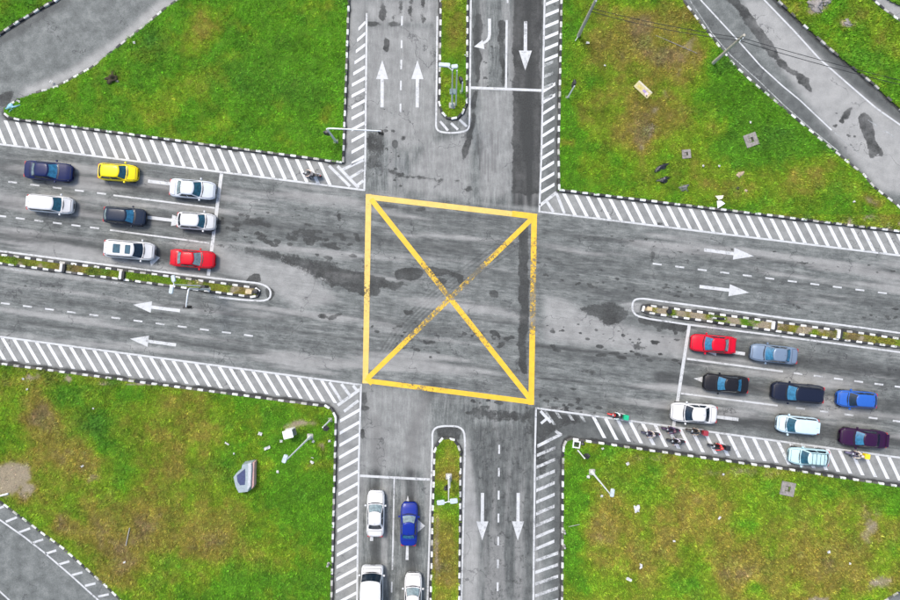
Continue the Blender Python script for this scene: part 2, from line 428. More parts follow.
# waiting-lane grime: one dark band along the middle of every lane behind the stop lines, pale dust between wheels
def smooth_(line, it=2):
    for _ in range(it):
        o = [line[0]]
        for a_, b_ in zip(line[:-1], line[1:]): o += [(a_[0] * .75 + b_[0] * .25, a_[1] * .75 + b_[1] * .25), (a_[0] * .25 + b_[0] * .75, a_[1] * .25 + b_[1] * .75)]
        o.append(line[-1]); line = o
    return line
def lane(line, w, amt, arr='soft', jit=1.0):
    global soft, dust
    d = seg_dist(PX, PY, line); m = np.exp(-(d / w) ** 2) * (.55 + .75 * fbm(u / 6, v, 5, 77, 3)) * amt
    if arr == 'soft': soft = np.maximum(soft, m)
    else: dust = np.maximum(dust, m)
ang = .128
for (x, y) in ((0, 166), (0, 200), (0, 233)): lane([(X0, y + ang * X0), (222, y + 222 * ang + 2)], 8, .8)
for (x, y) in ((690, 347), (690, 380), (690, 414)): lane([(660, y - 3), (X1, y + ang * (X1 - 690))], 8, .8)
lane([(376, 420), (376, 470), (372, Y1)], 6, .75); lane([(434, 385), (417, 420), (411, 450), (411, Y1)], 6, .75)
lane([(0, 319), (360, 366)], 3.2, .5); lane([(0, 294), (370, 341)], 2.4, .5)
lane([(545, 232), (X1, 306)], 3, .55); lane([(545, 262), (X1, 337)], 3, .45); lane([(545, 285), (640, 297)], 4, .4)
lane([(537, 346), (690, 362)], 2.2, .85); lane([(537, 378), (685, 392)], 1.2, .6); lane([(537, 352), (690, 368)], 7, .4)
lane([(537, 392), (668, 412)], 6, .45)
lane([(214, 186), (536, 224)], 3, .45); lane([(214, 218), (366, 240), (470, 250)], 9, .55)
lane([(366, 318), (534, 346)], 6, .42); lane([(372, 356), (530, 372)], 2, .5); lane([(366, 212), (536, 236)], 5, .35)
for q in range(5): lane(smooth_([(378 + 4 * q, 355), (398 + 4 * q, 322 + q), (440 + 4 * q, 285 + q), (500 + 3 * q, 240 + 3 * q), (528, 226 + 4 * q)]), .9, .62)
lane([(455, 352), (482, 392)], .8, .6)
for y in (196, 208, 352, 360): lane([(366, y), (534, y + 21)], 2.5, .3)
# sharp-edged stains and relaid patches (photo pixels)
patch([(393, 273), (401, 267.5), (420, 268), (425, 274), (421, 280), (409, 282), (395, 279.5)], 1.0)
patch([(424, 267), (440, 268), (458, 271), (465, 276), (463, 284), (457, 283), (458, 277), (448, 273), (436, 275), (428, 272)], .95)
patch([(436, 276), (446, 278), (446, 284), (436, 282)], .95); patch([(488, 291), (497, 290), (499, 298), (490, 299)], .95)
patch([(338, 270), (374, 276), (404, 282), (412, 286), (398, 289), (382, 289), (380, 296), (366, 297), (338, 287)], .85, 2)
patch([(214, 241), (273, 250), (330, 261), (364, 273), (364, 288), (338, 289), (320, 284), (300, 270), (260, 257), (214, 247)], .68, 5)
patch([(244, 281), (254, 273.5), (266, 281)], 1.0); patch([(268, 285), (275, 292), (270, 300), (266, 301)], .9)
patch([(512, -10), (542, -10), (541, 160), (539, 196), (512, 194), (512.5, 87)], .80, 2)
patch([(474, 13), (481, 13), (481, 40), (479, 86), (474, 86)], .95); patch([(474, 88), (478, 88), (475, 120), (468, 150), (462, 166), (460, 150), (469, 128)], .9)
patch([(498.5, 20), (505.5, 19), (505.5, 87), (500, 85)], .92)
for k in range(9):
    x = 478 + 2.5 * k + random.uniform(-1, 1); y = random.uniform(130, 155); lane([(x, y), (x + random.uniform(-.6, .6), y + random.uniform(18, 42))], .75, 1.25)
patch([(468, 420), (536, 424), (535, Y1), (479, Y1), (480, 519), (474, 480), (468, 450)], .40, 3)
patch([(522, 404), (548, 408), (580, 414), (586, 424), (560, 430), (545, 440), (552, 470), (540, 480), (534, 470)], .62, 4)
patch([(466, 404), (500, 408), (530, 412), (530, 424), (500, 424), (470, 418)], .6, 3)
patch([(561, 303), (581, 306), (608, 301), (632, 311), (627, 319), (613, 327), (603, 325), (584, 313)], .74, 4)
patch([(636, 314), (690, 325), (684, 334), (655, 330), (638, 322)], .82, 2)
patch([(719, -10), (736, -5), (770, 39), (779, 54), (812, 83), (815, 95), (802, 85), (770, 57), (753, 34)], .85, 2)
patch([(858, 115), (867, 112), (873, 121), (874, 139), (886, 157), (871, 157), (861, 133)], 1.0); patch([(838, 118), (852, 104), (856, 108), (846, 120)], .8)
patch([(380, 37), (389.5, 38), (389, 51), (380, 51), (384, 47), (387, 42)], .85); patch([(366, 22), (404, 23), (399, 26), (388, 25), (366, 25)], .85)
patch([(383, -20), (387, -20), (386, 18), (382, 22), (378, 16)], .75); patch([(404, -5), (398, 8), (387, 20), (392, 21), (404, 12)], .6); patch([(410, -20), (414, -20), (413, 24), (409, 22)], .65); patch([(422, -20), (427, -20), (425, 22), (420, 24)], .65)
patch([(393, 140), (397, 140), (397, 148), (393, 147)], .95); patch([(399, 135), (404, 135), (404, 140), (399, 140)], .7)
patch([(366, 128), (384, 128), (387, 150), (378, 160), (386, 172), (366, 172)], .62, 3); patch([(382, 166), (420, 176), (470, 180), (470, 184), (400, 178)], .62)
patch([(361, 392), (366, 394), (369, 402), (362, 403)], .9); patch([(362, 404), (371, 406), (366, 410), (362, 409)], .9); patch([(361, 428), (364, 428), (364, 440), (361, 440)], .9)
patch([(519.5, 226), (529.5, 226), (527, 375), (519, 372)], .9)
patch([(0, 96), (10, 93), (22, 90), (12, 100), (6, 106), (-6, 104), (-10, 99)], .9)
patch([(436, 427), (461, 427), (462, 434), (458, 443), (452, 437), (446, 436), (441, 437), (437, 441)], .9)
patch([(316, 316), (340, 312), (352, 314), (340, 318), (322, 320)], .75); patch([(405, 310), (413, 311), (410, 315), (405, 314)], .85)
patch([(652, 244), (655, 244), (655, 264), (652, 264)], .7)
for (cx, cy, rr) in ((660, 225, 6), (255, 222, 10), (300, 232, 12), (330, 245, 9), (590, 372, 9), (640, 348, 8), (420, 210, 6), (470, 190, 6)):
    n = 9; patch([(cx + rr * 1.8 * random.uniform(.6, 1.2) * math.cos(6.283 * k / n), cy + rr * .5 * random.uniform(.6, 1.2) * math.sin(6.283 * k / n)) for k in range(n)], .62, 2)
def spots(line, n, spread, r0, r1, amt, elong=2.2, seed=0):
    rr = random.Random(seed)
    for _ in range(n):
        k = rr.randrange(len(line) - 1); t = rr.random(); (x1, y1), (x2, y2) = line[k], line[k + 1]
        cx = x1 + (x2 - x1) * t + rr.gauss(0, spread * .6); cy = y1 + (y2 - y1) * t + rr.gauss(0, spread); r_ = rr.uniform(r0, r1); e = r_ * rr.uniform(1, elong)
        i0, i1 = np.searchsorted(gx, [(cx - 2 * e - 450) / S, (cx + 2 * e - 450) / S]); j0, j1 = np.searchsorted(gy, [(300 - cy - 2 * r_) / S, (300 - cy + 2 * r_) / S])
        sx, sy = PX[j0:j1, i0:i1], PY[j0:j1, i0:i1]
        d = np.hypot((sx - cx) / e, (sy - cy - (sx - cx) * .128) / r_); sharp[j0:j1, i0:i1] = np.maximum(sharp[j0:j1, i0:i1], amt * np.clip(1.5 - d, 0, 1))
spots([(540, 345), (690, 362)], 26, 2.5, .8, 2.2, .8, 3.5, 1); spots([(540, 328), (690, 345)], 34, 5, .6, 1.8, .72, 2.5, 2); spots([(440, 332), (530, 344)], 34, 5, .6, 2.4, .72, 2.5, 3)
spots([(216, 225), (364, 245)], 60, 9, .8, 3.2, .66, 3, 4); spots([(240, 205), (364, 216)], 24, 4, .5, 1.6, .7, 2, 5); spots([(366, 330), (440, 342)], 30, 8, .6, 2.2, .7, 2.5, 6)
spots([(545, 270), (640, 290)], 26, 9, .6, 2.0, .66, 3, 7); spots([(560, 232), (900, 276)], 40, 3, .5, 1.5, .66, 4, 8); spots([(640, 285), (900, 318)], 46, 4, .5, 1.8, .7, 3, 9); spots([(20, 285), (220, 310)], 26, 6, .4, 1.4, .7, 2, 10)
spots([(490, 40), (486, 86)], 26, 5, .5, 1.3, .8, 1.2, 11); spots([(470, 405), (530, 415)], 24, 5, .8, 2.6, .75, 2.5, 12); spots([(380, 120), (400, 185)], 22, 8, .5, 2.0, .7, 1.6, 13); spots([(745, 352), (900, 374)], 30, 4, .5, 1.4, .66, 3, 14)
spots([(540, 400), (600, 415)], 30, 7, .8, 2.6, .68, 2.5, 15); spots([(820, 110), (880, 150)], 18, 8, .6, 2.4, .7, 1.6, 16)
# shoulder grime, gutters, slip roads
grime([(X0, 115), (5, 120), (343, 163), (343, 0), (366, 0), (364, 190), (0, 144), (X0, 112)], .04)
grime([(534, 408), (560, 412), (600, 420), (640, 440), (600, 444), (562, 436), (562, 600), (552, 600), (552, 470), (536, 440)], .5, 3)
grime([(512, Y0), (542, Y0), (541, 160), (539, 208), (512, 205), (512.5, 87)], .98, 1); grime([(470, 424), (536, 426), (533, Y1), (479, Y1), (480, 519), (474, 480), (468, 450)], .40, 3); grime([(519.5, 220), (529.5, 220), (527, 378), (519, 376)], .5, 1)
grime([(474, Y0), (481, Y0), (480, 40), (479, 86), (474, 120), (466, 160), (460, 160), (470, 120), (474, 86)], .5, 2); grime([(524, 430), (535, 430), (534, 600), (524, 600)], .45, 3)
pale([(872, 0), (900, 22), (960, 68), (960, 50), (900, 7), (887, 0), (800, -78), (790, -75)], .6, 1)
grime([(548, 30), (561, 30), (559, 190), (548, 195)], .35, 2)
grime([(360, 385), (372, 386), (372, 420), (360, 420)], .35)
grime([(689, 0), (700, 0), (735, 37), (783, 86), (832, 130), (860, 160), (850, 164), (805, 127), (757, 87), (715, 42)], .38, 2)
grime([(770, 0), (790, 10), (900, 108), (960, 150), (900, 126), (848, 84), (795, 32), (764, 0)], .55, 2)
grime([(0, 34), (57, 0), (75, 0), (20, 36), (0, 44)], .5, 3); grime([(-20, 575), (60, 640), (20, 640), (-20, 600)], .5)
pale([(40, 92), (92, 68), (179, 0), (160, 0), (120, 36), (70, 70), (25, 88), (18, 97)], .75, 3)
pale([(366, 0), (437, 0), (437, 24), (366, 23)], .5); pale([(366, 26), (436, 26), (436, 128), (400, 190), (470, 200), (470, 135), (400, 150), (366, 120)], .42)
pale([(740, 0), (764, 0), (848, 84), (900, 124), (X1, 260), (X1, 225), (880, 190), (820, 120), (760, 40)], .7, 5)
pale([(345, 10), (352, 10), (350, 160), (344, 160)], .6, 2); pale([(364, 385), (430, 395), (428, 470), (360, 470)], .35)
pale([(462, 440), (468, 440), (479, 520), (478, 700), (462, 700)], .6, 2); pale([(212, 246), (260, 258), (310, 275), (340, 300), (300, 310), (272, 290), (212, 268)], .5)
pale([(545, 296), (565, 300), (590, 316), (640, 330), (690, 340), (690, 358), (545, 340)], .55); pale([(480, 90), (511, 90), (511, 195), (480, 200)], .4)
for pl in ([(X0, 85), (343, 163), (348, 0), (366, 0), (364, 190), (X0, 112)], [(539, 211), (559, 190), (X1, 262), (X1, 286)], [(X0, 303), (361, 385), (358, 600), (332, 600), (336, 412), (X0, 331)], [(600, 417), (X1, 492), (X1, 520), (640, 448)]): pale(pl, .42, 2)
def gutter(line, amt=.8, w=4.0):
    global soft, dust, sharp
    d = seg_dist(PX, PY, line); nz = fbm(PX, PY, 9, 61, 4)
    gq = amt * sstep(w * (.45 + 1.2 * nz), w * .2, d) * (.6 + .8 * nz)
    soft = np.maximum(soft, gq); dust *= 1 - np.clip(gq * 1.2, 0, 1); sharp = np.maximum(sharp, gq * .78)
for k, w in (('tl_s', 4.5), ('tl_e', 4), ('tr_s', 4), ('tr_w', 3.5), ('bl_n', 5.5), ('bl_e', 4), ('br_n', 5), ('br_w', 5), ('tr2', 5), ('tl2', 4), ('tr_slip', 2), ('bl_slip', 2.5)): gutter(K[k], .95, w)
for mm in (med_n, med_s, med_w, med_e): gutter(mm, .95, 3.6)
soft = np.clip(soft, 0, .95); dust = np.clip(dust, 0, .9)

def grid_mesh(name, Z, keep, attrs, mat):
    ny, nx = Z.shape; idx = -np.ones(Z.shape, int)
    cells = np.argwhere(keep); use = np.zeros(Z.shape, bool)
    for dy in (0, 1):
        for dx in (0, 1): use[cells[:, 0] + dy, cells[:, 1] + dx] = True
    idx[use] = np.arange(use.sum())
    co = np.stack([GX[use], GY[use], Z[use]], 1).astype(np.float32)
    q = np.stack([idx[cells[:, 0], cells[:, 1]], idx[cells[:, 0], cells[:, 1] + 1], idx[cells[:, 0] + 1, cells[:, 1] + 1], idx[cells[:, 0] + 1, cells[:, 1]]], 1).astype(np.int32)
    me = bpy.data.meshes.new(name); me.vertices.add(len(co)); me.vertices.foreach_set('co', co.ravel())
    me.loops.add(q.size); me.loops.foreach_set('vertex_index', q.ravel()); me.polygons.add(len(q))
    me.polygons.foreach_set('loop_start', np.arange(0, q.size, 4, dtype=np.int32)); me.polygons.foreach_set('loop_total', np.full(len(q), 4, np.int32))
    me.polygons.foreach_set('use_smooth', np.ones(len(q), bool)); me.update(calc_edges=True)
    for an, arr in attrs.items():
        at = me.attributes.new(an, 'FLOAT_COLOR', 'POINT'); c = np.ones((len(co), 4), np.float32); c[:, :3] = arr[use]; at.data.foreach_set('color', c.ravel())
    me.materials.append(mat); return me
keep_all = np.zeros_like(PX, bool); keep_all[:-1, :-1] = True
road = link('road', grid_mesh('road', np.zeros_like(PX), keep_all, {'wear': np.stack([sharp, soft, dust], -1), 'flow': np.stack([ew, np.clip(ns, 0, 1), 0 * ew], -1)}, M_ROAD))
tag(road, 'worn grey asphalt of the crossing roads and slip roads', 'road', kind='structure')

# ------------------------------------------------------------------ grass islands
BL = np.array([  # px, py, rx, ry, dryness, dark, soil
 (190, 45, 26, 22, .55, 0, 0), (218, 22, 26, 16, .45, 0, 0), (150, 50, 22, 14, .1, .55, 0), (165, 112, 60, 16, .28, 0, 0), (112, 78, 7, 6, .3, .8, .3), (205, 80, 22, 14, .3, 0, 0),
 (240, 75, 50, 30, -.1, .35, 0), (300, 95, 40, 20, 0, .4, 0), (325, 118, 12, 12, .35, 0, 0), (290, 140, 40, 10, .2, .1, 0), (60, 110, 40, 15, -.2, .1, 0),
 (620, 45, 52, 34, .55, .1, .05), (680, 18, 40, 20, .5, 0, 0), (640, 20, 40, 16, .3, 0, 0), (600, 112, 40, 26, .4, 0, 0), (655, 110, 40, 34, .45, 0, 0), (692, 62, 26, 18, .4, 0, .22), (690, 45, 14, 10, .4, 0, .45),
 (575, 35, 14, 20, -.3, .1, 0), (567, 140, 10, 60, -.25, 0, 0), (636, 135, 12, 20, .4, 0, .12), (645, 70, 22, 10, -.15, 0, 0), (735, 100, 36, 26, -.35, .1, 0), (770, 140, 50, 26, -.5, .3, 0), (720, 66, 12, 9, -.5, .6, 0), (800, 175, 36, 20, .4, 0, .04), (690, 180, 70, 22, .22, 0, 0), (566, 145, 5, 6, .8, 0, .3), (838, 190, 24, 16, -.35, .25, 0), (873, 198, 14, 8, .5, 0, .4), (862, 182, 20, 8, .2, 0, 0), (665, 60, 40, 18, .5, 0, 0), (700, 130, 26, 20, .35, 0, 0), (745, 185, 60, 12, .15, 0, 0),
 (668, 96, 6, 9, .2, 0, .42), (682, 78, 8, 8, .2, 0, .42), (654, 112, 6, 8, .2, 0, .4), (644, 128, 5, 9, .25, 0, .45), (637, 146, 5, 8, .25, 0, .4), (815, 6, 14, 8, .3, 0, .8), (847, 24, 6, 6, .4, 0, .75), (860, 12, 10, 12, .4, 0, .25), (840, 40, 60, 20, .18, 0, 0), (790, 20, 10, 14, .4, 0, 0), (885, 50, 16, 12, .25, 0, 0), (860, 60, 30, 12, -.1, .35, 0), (15, 10, 30, 18, .2, 0, 0),
 (10, 478, 24, 18, .5, 0, .95), (28, 492, 14, 9, .5, 0, .8), (55, 455, 30, 20, .45, 0, 0), (90, 462, 16, 14, .6, 0, .15), (95, 480, 9, 8, .3, 0, .5), (100, 530, 36, 34, .55, 0, .15), (62, 520, 8, 10, .5, 0, .4), (178, 450, 32, 34, .6, 0, .06), (176, 520, 46, 34, .48, 0, 0), (130, 560, 30, 30, .5, 0, .1), (42, 418, 18, 16, .6, 0, .1), (200, 415, 40, 14, .15, 0, 0), (215, 445, 16, 20, .3, 0, .02),
 (95, 422, 22, 16, -.2, .8, 0), (65, 395, 24, 10, -.2, .45, 0), (120, 450, 24, 18, -.2, .25, 0), (170, 560, 18, 14, -.1, .4, 0), (80, 515, 9, 9, -.3, .2, 0), (180, 400, 60, 12, .1, 0, 0), (300, 500, 40, 50, -.25, .0, 0), (240, 530, 30, 30, .3, 0, 0), (210, 540, 20, 20, .45, 0, 0), (270, 560, 30, 22, .2, .1, 0), (300, 425, 18, 6, .4, 0, .7), (322, 446, 5, 5, .6, 0, .6), (312, 468, 16, 5, .4, 0, .35), (272, 470, 8, 8, .4, 0, .1), (30, 400, 30, 18, .3, 0, 0),
 (660, 530, 70, 50, .30, 0, 0), (600, 520, 24, 26, .35, 0, 0), (830, 565, 50, 30, .42, 0, .08), (745, 570, 34, 26, .5, .1, .12), (868, 525, 10, 24, .4, 0, .62), (880, 584, 14, 8, .4, 0, .75), (818, 595, 12, 5, .4, 0, .75), (735, 472, 50, 7, .25, 0, .42), (650, 460, 40, 8, .2, 0, .3), (574, 520, 14, 60, -.75, 0, 0), (600, 452, 24, 10, -.25, 0, 0), (820, 486, 30, 12, -.35, .15, 0), (885, 490, 24, 16, -.4, .1, 0), (690, 580, 30, 18, -.25, .1, 0), (800, 520, 24, 12, -.05, .1, 0), (754, 588, 8, 8, -.4, 0, 0), (650, 480, 14, 26, -.25, .15, 0), (720, 460, 40, 12, -.05, .15, 0), (700, 510, 30, 20, .1, 0, 0), (840, 545, 20, 18, .2, .2, 0),
 (452, 20, 9, 40, .25, 0, 0), (446, 470, 14, 30, .28, 0, 0), (437, 545, 4, 50, .3, 0, .5), (446, 560, 12, 40, .4, 0, .12), (447, 505, 8, 8, -.2, .3, 0), (447, 590, 10, 16, .2, 0, .2),
 (30, 262, 20, 10, .2, .1, 0), (70, 268, 22, 10, .6, 0, .12), (100, 272, 20, 10, .15, .15, 0), (236, 289, 10, 8, .55, 0, .3), (250, 291, 6, 6, .4, 0, .9), (662, 310, 9, 8, .5, 0, .95), (648, 309, 6, 6, .6, 0, .95), (695, 315, 9, 8, .6, 0, .95), (680, 313, 9, 8, .4, .2, .8), (712, 318, 5, 6, -.3, .9, 0), (745, 322, 22, 8, -.3, 0, 0), (770, 325, 9, 8, .55, 0, .4), (785, 327, 8, 8, .6, 0, .2), (828, 334, 9, 7, .6, 0, .2), (850, 338, 14, 8, .7, 0, .15), (880, 341, 14, 8, .3, 0, .05)])
def base_dry(px, py):
    b = np.where(px < 400, .08, .22) + 0 * px
    b = np.where((px > 545) & (py < 300), .24, b); b = np.where((px > 540) & (py > 400), .46, b)
    b = np.where((px < 400) & (py > 330), .22 + .16 * sstep(220, 60, px), b); b = np.where((px > 760) & (py < 115), .20, b)
    b = np.where((px > 430) & (px < 475), .34, b); b = np.where((py > 215) & (py < 385) & ((px < 285) | (px > 630)), .50, b)
    return b
def grass_fields(px, py):
    am = np.where(((px > 428) & (px < 472)) | ((py > 240) & (py < 355)), 1.2, 9.0)
    wx = px + am * (fbm(px, py, 16, 5, 3) - .5) * 2; wy = py + am * (fbm(px, py, 16, 6, 3) - .5) * 2
    dry = base_dry(px, py); dk = np.zeros_like(px); so = np.zeros_like(px)
    for (cx, cy, rx, ry, a, b, c) in BL:
        g = np.exp(-(((wx - cx) / rx) ** 2 + ((wy - cy) / ry) ** 2)); dry = dry + a * g; dk = dk + b * g; so = np.maximum(so, c * g)
    n = fbm(px, py, 26, 51, 5, .62); n2 = fbm(px, py, 6, 55, 3, .6)
    dry = dry + (n - .5) * 1.0 + (n2 - .5) * .34
    dk = dk + np.clip(fbm(px, py, 18, 59, 4) - .56, 0, 1) * 1.6 + (n2 - .5) * .3
    md = ((py > 215) & (py < 385) & ((px < 285) | (px > 630))) * 1.0
    dk = dk + md * np.clip(fbm(px, py, 9, 91, 3) - .45, 0, 1) * 2.0; so = np.maximum(so, md * np.clip(fbm(px, py, 12, 93, 3) - .50, 0, 1) * 3.2)
    so = so + (n2 - .5) * .55 * (so > .08) + np.clip(dry - 1.0, 0, 1) * .4
    return np.clip(dry, 0, 1.2), np.clip(dk, 0, 1), np.clip(so, 0, 1)
def lerp(a, b, t): return a + (b - a) * t[..., None]
def grass_col(px, py):
    dry, dk, so = grass_fields(px, py)
    g0 = np.array((.080, .212, .009)); g1 = np.array((.145, .232, .012)); g2 = np.array((.215, .188, .030)); g3 = np.array((.205, .150, .062))
    c = lerp(np.broadcast_to(g0, px.shape + (3,)), g1, sstep(.10, .45, dry)); c = lerp(c, g2, sstep(.38, .85, dry)); c = lerp(c, g3, sstep(.80, 1.25, dry))
    c = lerp(c, np.array((.045, .120, .020)), dk * .75)
    mot = fbm(px, py, 11, 83, 4, .7); m2 = vnoise(px, py, 2.2, 87)
    c = c * ((1.26 + .12 * sstep(420, 330, px) * sstep(220, 150, py)) + 1.05 * (mot - .5) + .45 * (m2 - .5))[..., None]
    c = lerp(c, np.array((.44, .37, .25)), sstep(.30, .75, so))
    return c, dry, dk, so

GLAB = {'tl': ('green verge between the upper left slip road and the junction', .14), 'tl2': ('grass corner at the top left beyond the slip road', .14), 'tr': ('green and brown verge with the fallen board, upper right of the junction', .14),
 'tr2': ('grass strip right of the upper right slip road', .12), 'tr3': ('small grass corner beyond the far top right lane', .12), 'bl': ('grass verge with the discarded grey shell, lower left of the junction', .14),
 'bl2': ('grass beyond the lower left slip road', .12), 'br': ('dry olive verge, lower right of the junction', .14), 'br2': ('grass beyond the lower right slip road', .12),
 'mn': ('grass strip of the median at the top', .15), 'ms': ('grass strip of the median at the bottom', .15), 'mw': ('narrow planted strip of the left median', .15), 'me': ('narrow planted strip of the right median', .15)}
CX = PX.copy(); CY = PY.copy(); CX[:, :-1] = (PX[:, :-1] + PX[:, 1:]) / 2; CY[:-1] = (PY[:-1] + PY[1:]) / 2
bump = (fbm(PX, PY, 14, 71, 5) - .5) * .20 + (fbm(PX, PY, 4, 73, 2) - .5) * .10
for key, poly in G.items():
    keep = inpoly(CX, CY, poly); keep[-1, :] = False; keep[:, -1] = False
    if not keep.any(): continue
    col = grass_col(PX, PY)[0] * .8 if key == 'tl' else None
    if key == 'tl': COLS = grass_col(PX, PY)[0] * .62
    line = poly + poly[:1]; ed = sstep(0, 12, seg_dist(PX, PY, line)) if key[0] != 'm' else .25
    o = link('verge', grid_mesh('verge', GLAB[key][1] + bump * ed, keep, {'tint': COLS}, M_SOIL))
    tag(o, GLAB[key][0], 'grass verge', kind='structure')

def tufts(name, poly, dens, label, seed):
    r = np.random.default_rng(seed)
    xs = [p[0] for p in poly]; ys = [p[1] for p in poly]
    a0, a1 = max(min(xs), -30), min(max(xs), 930); b0, b1 = max(min(ys), -30), min(max(ys), 630)
    if a1 <= a0 or b1 <= b0: return
    n = int((a1 - a0) * (b1 - b0) / S / S * dens)
    px = r.uniform(a0, a1, n); py = r.uniform(b0, b1, n); k = inpoly(px, py, poly); px = px[k]; py = py[k]
    d = seg_dist(px, py, poly + poly[:1]); k = d > .9; px = px[k]; py = py[k]
    c, dry, dk, so = grass_col(px, py)
    k = r.random(len(px)) > sstep(.2, .7, so) * .93; px, py, c, dry, dk = px[k], py[k], c[k], dry[k], dk[k]
    n = len(px); nb = 5
    size = (.075 + .10 * r.random(n) ** 2 + .10 * dk) * np.where(poly is med_w or poly is med_e, .8, 1.0)
    x = (px - 450) / S; y = (300 - py) / S
    ed = sstep(0, 12, d[:0]) if False else None
    i = np.clip(np.searchsorted(gx, x), 0, len(gx) - 1); j = np.clip(np.searchsorted(gy, y), 0, len(gy) - 1)
    z = .13 + bump[j, i] * .6
    ang = r.random((n, nb)) * 6.283; le = size[:, None] * r.uniform(.6, 1.4, (n, nb)); ht = size[:, None] * r.uniform(.35, 1.25, (n, nb)); w = le * r.uniform(.16, .30, (n, nb))
    ox = r.normal(0, .06, (n, nb)); oy = r.normal(0, .06, (n, nb))
    bx = x[:, None] + ox; by = y[:, None] + oy; ca, sa = np.cos(ang), np.sin(ang)
    v = np.empty((n, nb, 3, 3), np.float32)
    v[..., 0, 0] = bx - sa * w; v[..., 0, 1] = by + ca * w; v[..., 0, 2] = (z[:, None] - .03)
    v[..., 1, 0] = bx + sa * w; v[..., 1, 1] = by - ca * w; v[..., 1, 2] = (z[:, None] - .03)
    v[..., 2, 0] = bx + ca * le; v[..., 2, 1] = by + sa * le; v[..., 2, 2] = z[:, None] + ht
    nv = n * nb * 3; me = bpy.data.meshes.new(name)
    me.vertices.add(nv); me.vertices.foreach_set('co', v.ravel()); me.loops.add(nv); me.loops.foreach_set('vertex_index', np.arange(nv, dtype=np.int32))
    me.polygons.add(nv // 3); me.polygons.foreach_set('loop_start', np.arange(0, nv, 3, dtype=np.int32)); me.polygons.foreach_set('loop_total', np.full(nv // 3, 3, np.int32)); me.update(calc_edges=True)
    f = r.lognormal(0.08, .27, (n, 1)); cc = c * f; cc = cc * (1 + r.normal(0, .07, (n, 3)))
    at = me.attributes.new('tint', 'FLOAT_COLOR', 'POINT'); q = np.ones((n, nb * 3, 4), np.float32); q[..., :3] = np.clip(cc, 0.004, .8)[:, None, :]; at.data.foreach_set('color', q.ravel())
    me.materials.append(M_BLADE)
    tag(link('grass', me), label, 'grass', kind='stuff')
TL_ = {'tl': 'bright green grass blades covering the upper left verge', 'tl2': 'grass blades in the top left corner', 'tr': 'patchy green and straw grass blades, upper right verge', 'tr2': 'weedy grass blades right of the upper right slip road', 'tr3': 'grass blades in the far top right corner',
 'bl': 'mixed green and straw grass blades, lower left verge', 'br': 'dry olive grass blades, lower right verge', 'mn': 'grass blades on the top median', 'ms': 'grass blades on the bottom median', 'mw': 'low weeds on the left median', 'me': 'low weeds on the right median', 'bl2': 'grass blades beyond the lower left slip road'}
for i, (k, lab) in enumerate(TL_.items()): tufts('grass', G[k], 88 if k[0] != 'm' else 100, lab, 100 + i)

# ------------------------------------------------------------------ kerbs: painted stones one by one
def stone_mesh(name, mat):
    m = MB(); m.box(-.275, .275, -.105, .105, -.06, .18, .025); return m.mesh(name, mat)
SW = [stone_mesh('kerb_stone', m) for m in M_KW]; SB = [stone_mesh('kerb_stone', m) for m in M_KB]
KL = {'tl_s': 'black and white kerb below the upper left verge', 'tl_e': 'black and white kerb right of the upper left verge', 'tl_slip': 'weathered kerb along the upper left slip road, verge side', 'tl2': 'black and white kerb across the upper left slip road, top left corner',
 'tr_s': 'black and white kerb below the upper right verge', 'tr_w': 'black and white kerb left of the upper right verge', 'tr_slip': 'kerb along the upper right slip road, verge side', 'tr2': 'dirty overgrown kerb on the far side of the upper right slip road', 'tr2_far': 'pale kerb at the far top right lane',
 'bl_n': 'black and white kerb above the lower left verge', 'bl_e': 'black and white kerb right of the lower left verge', 'bl_slip': 'black and white kerb along the lower left slip road', 'br_n': 'black and white kerb above the lower right verge', 'br_w': 'black and white kerb left of the lower right verge', 'br_slip': 'kerb at the bottom right slip road'}
def kerb(line, label, worn=0.0, period=.56, skip=0.0, close=False, seed=1, white=.5):
    rr = random.Random(seed); root = empty('kerb', P(*line[0])); base = root.location.copy()
    pts = [P(*p) for p in (line + line[:1] if close else line)]
    segs = [(b - a).length for a, b in zip(pts[:-1], pts[1:])]; total = sum(segs); n = int(total / period); acc = 0; k = 0
    for i in range(n):
        d = (i + .5) * period
        while k < len(segs) - 1 and d > acc + segs[k]: acc += segs[k]; k += 1
        a, b = pts[k], pts[k + 1]; q = a.lerp(b, (d - acc) / segs[k]); t = b - a
        qx, qy = q.x * S + 450, 300 - q.y * S
        if not (-60 < qx < 960 and -60 < qy < 660): continue
        if rr.random() < skip: continue
        w = (i % 2 == 0); v = 2 if rr.random() < worn * .6 else (1 if rr.random() < worn + .15 else 0)
        o = link('kerb_stone', (SW if w else SB)[v], root)
        o.location = q - base + Vector((rr.uniform(-.01, .01), rr.uniform(-.012, .012), rr.uniform(-.025, .012)))
        o.rotation_euler = (rr.uniform(-.03, .03), rr.uniform(-.02, .02), math.atan2(t.y, t.x) + rr.uniform(-.02, .02))
    return tag(root, label, 'kerb', kind='structure')
for i, (k, lab) in enumerate(KL.items()):
    kerb(K[k], lab, {'tl_slip': .75, 'tr2': 1.2, 'tr_slip': .45, 'br_n': .3, 'tl2': .2}.get(k, .45), skip={'tr2': .3, 'tl_slip': .15, 'tr_slip': .1}.get(k, 0), seed=30 + i, period=.62 if k in ('br_n',) else .56)
for i, (mm, lab) in enumerate(((med_n, 'kerb round the grass median at the top'), (med_s, 'kerb round the grass median at the bottom'), (med_w, 'kerb round the narrow left median'), (med_e, 'kerb round the narrow right median'))): kerb(mm, lab, .2, seed=60 + i)

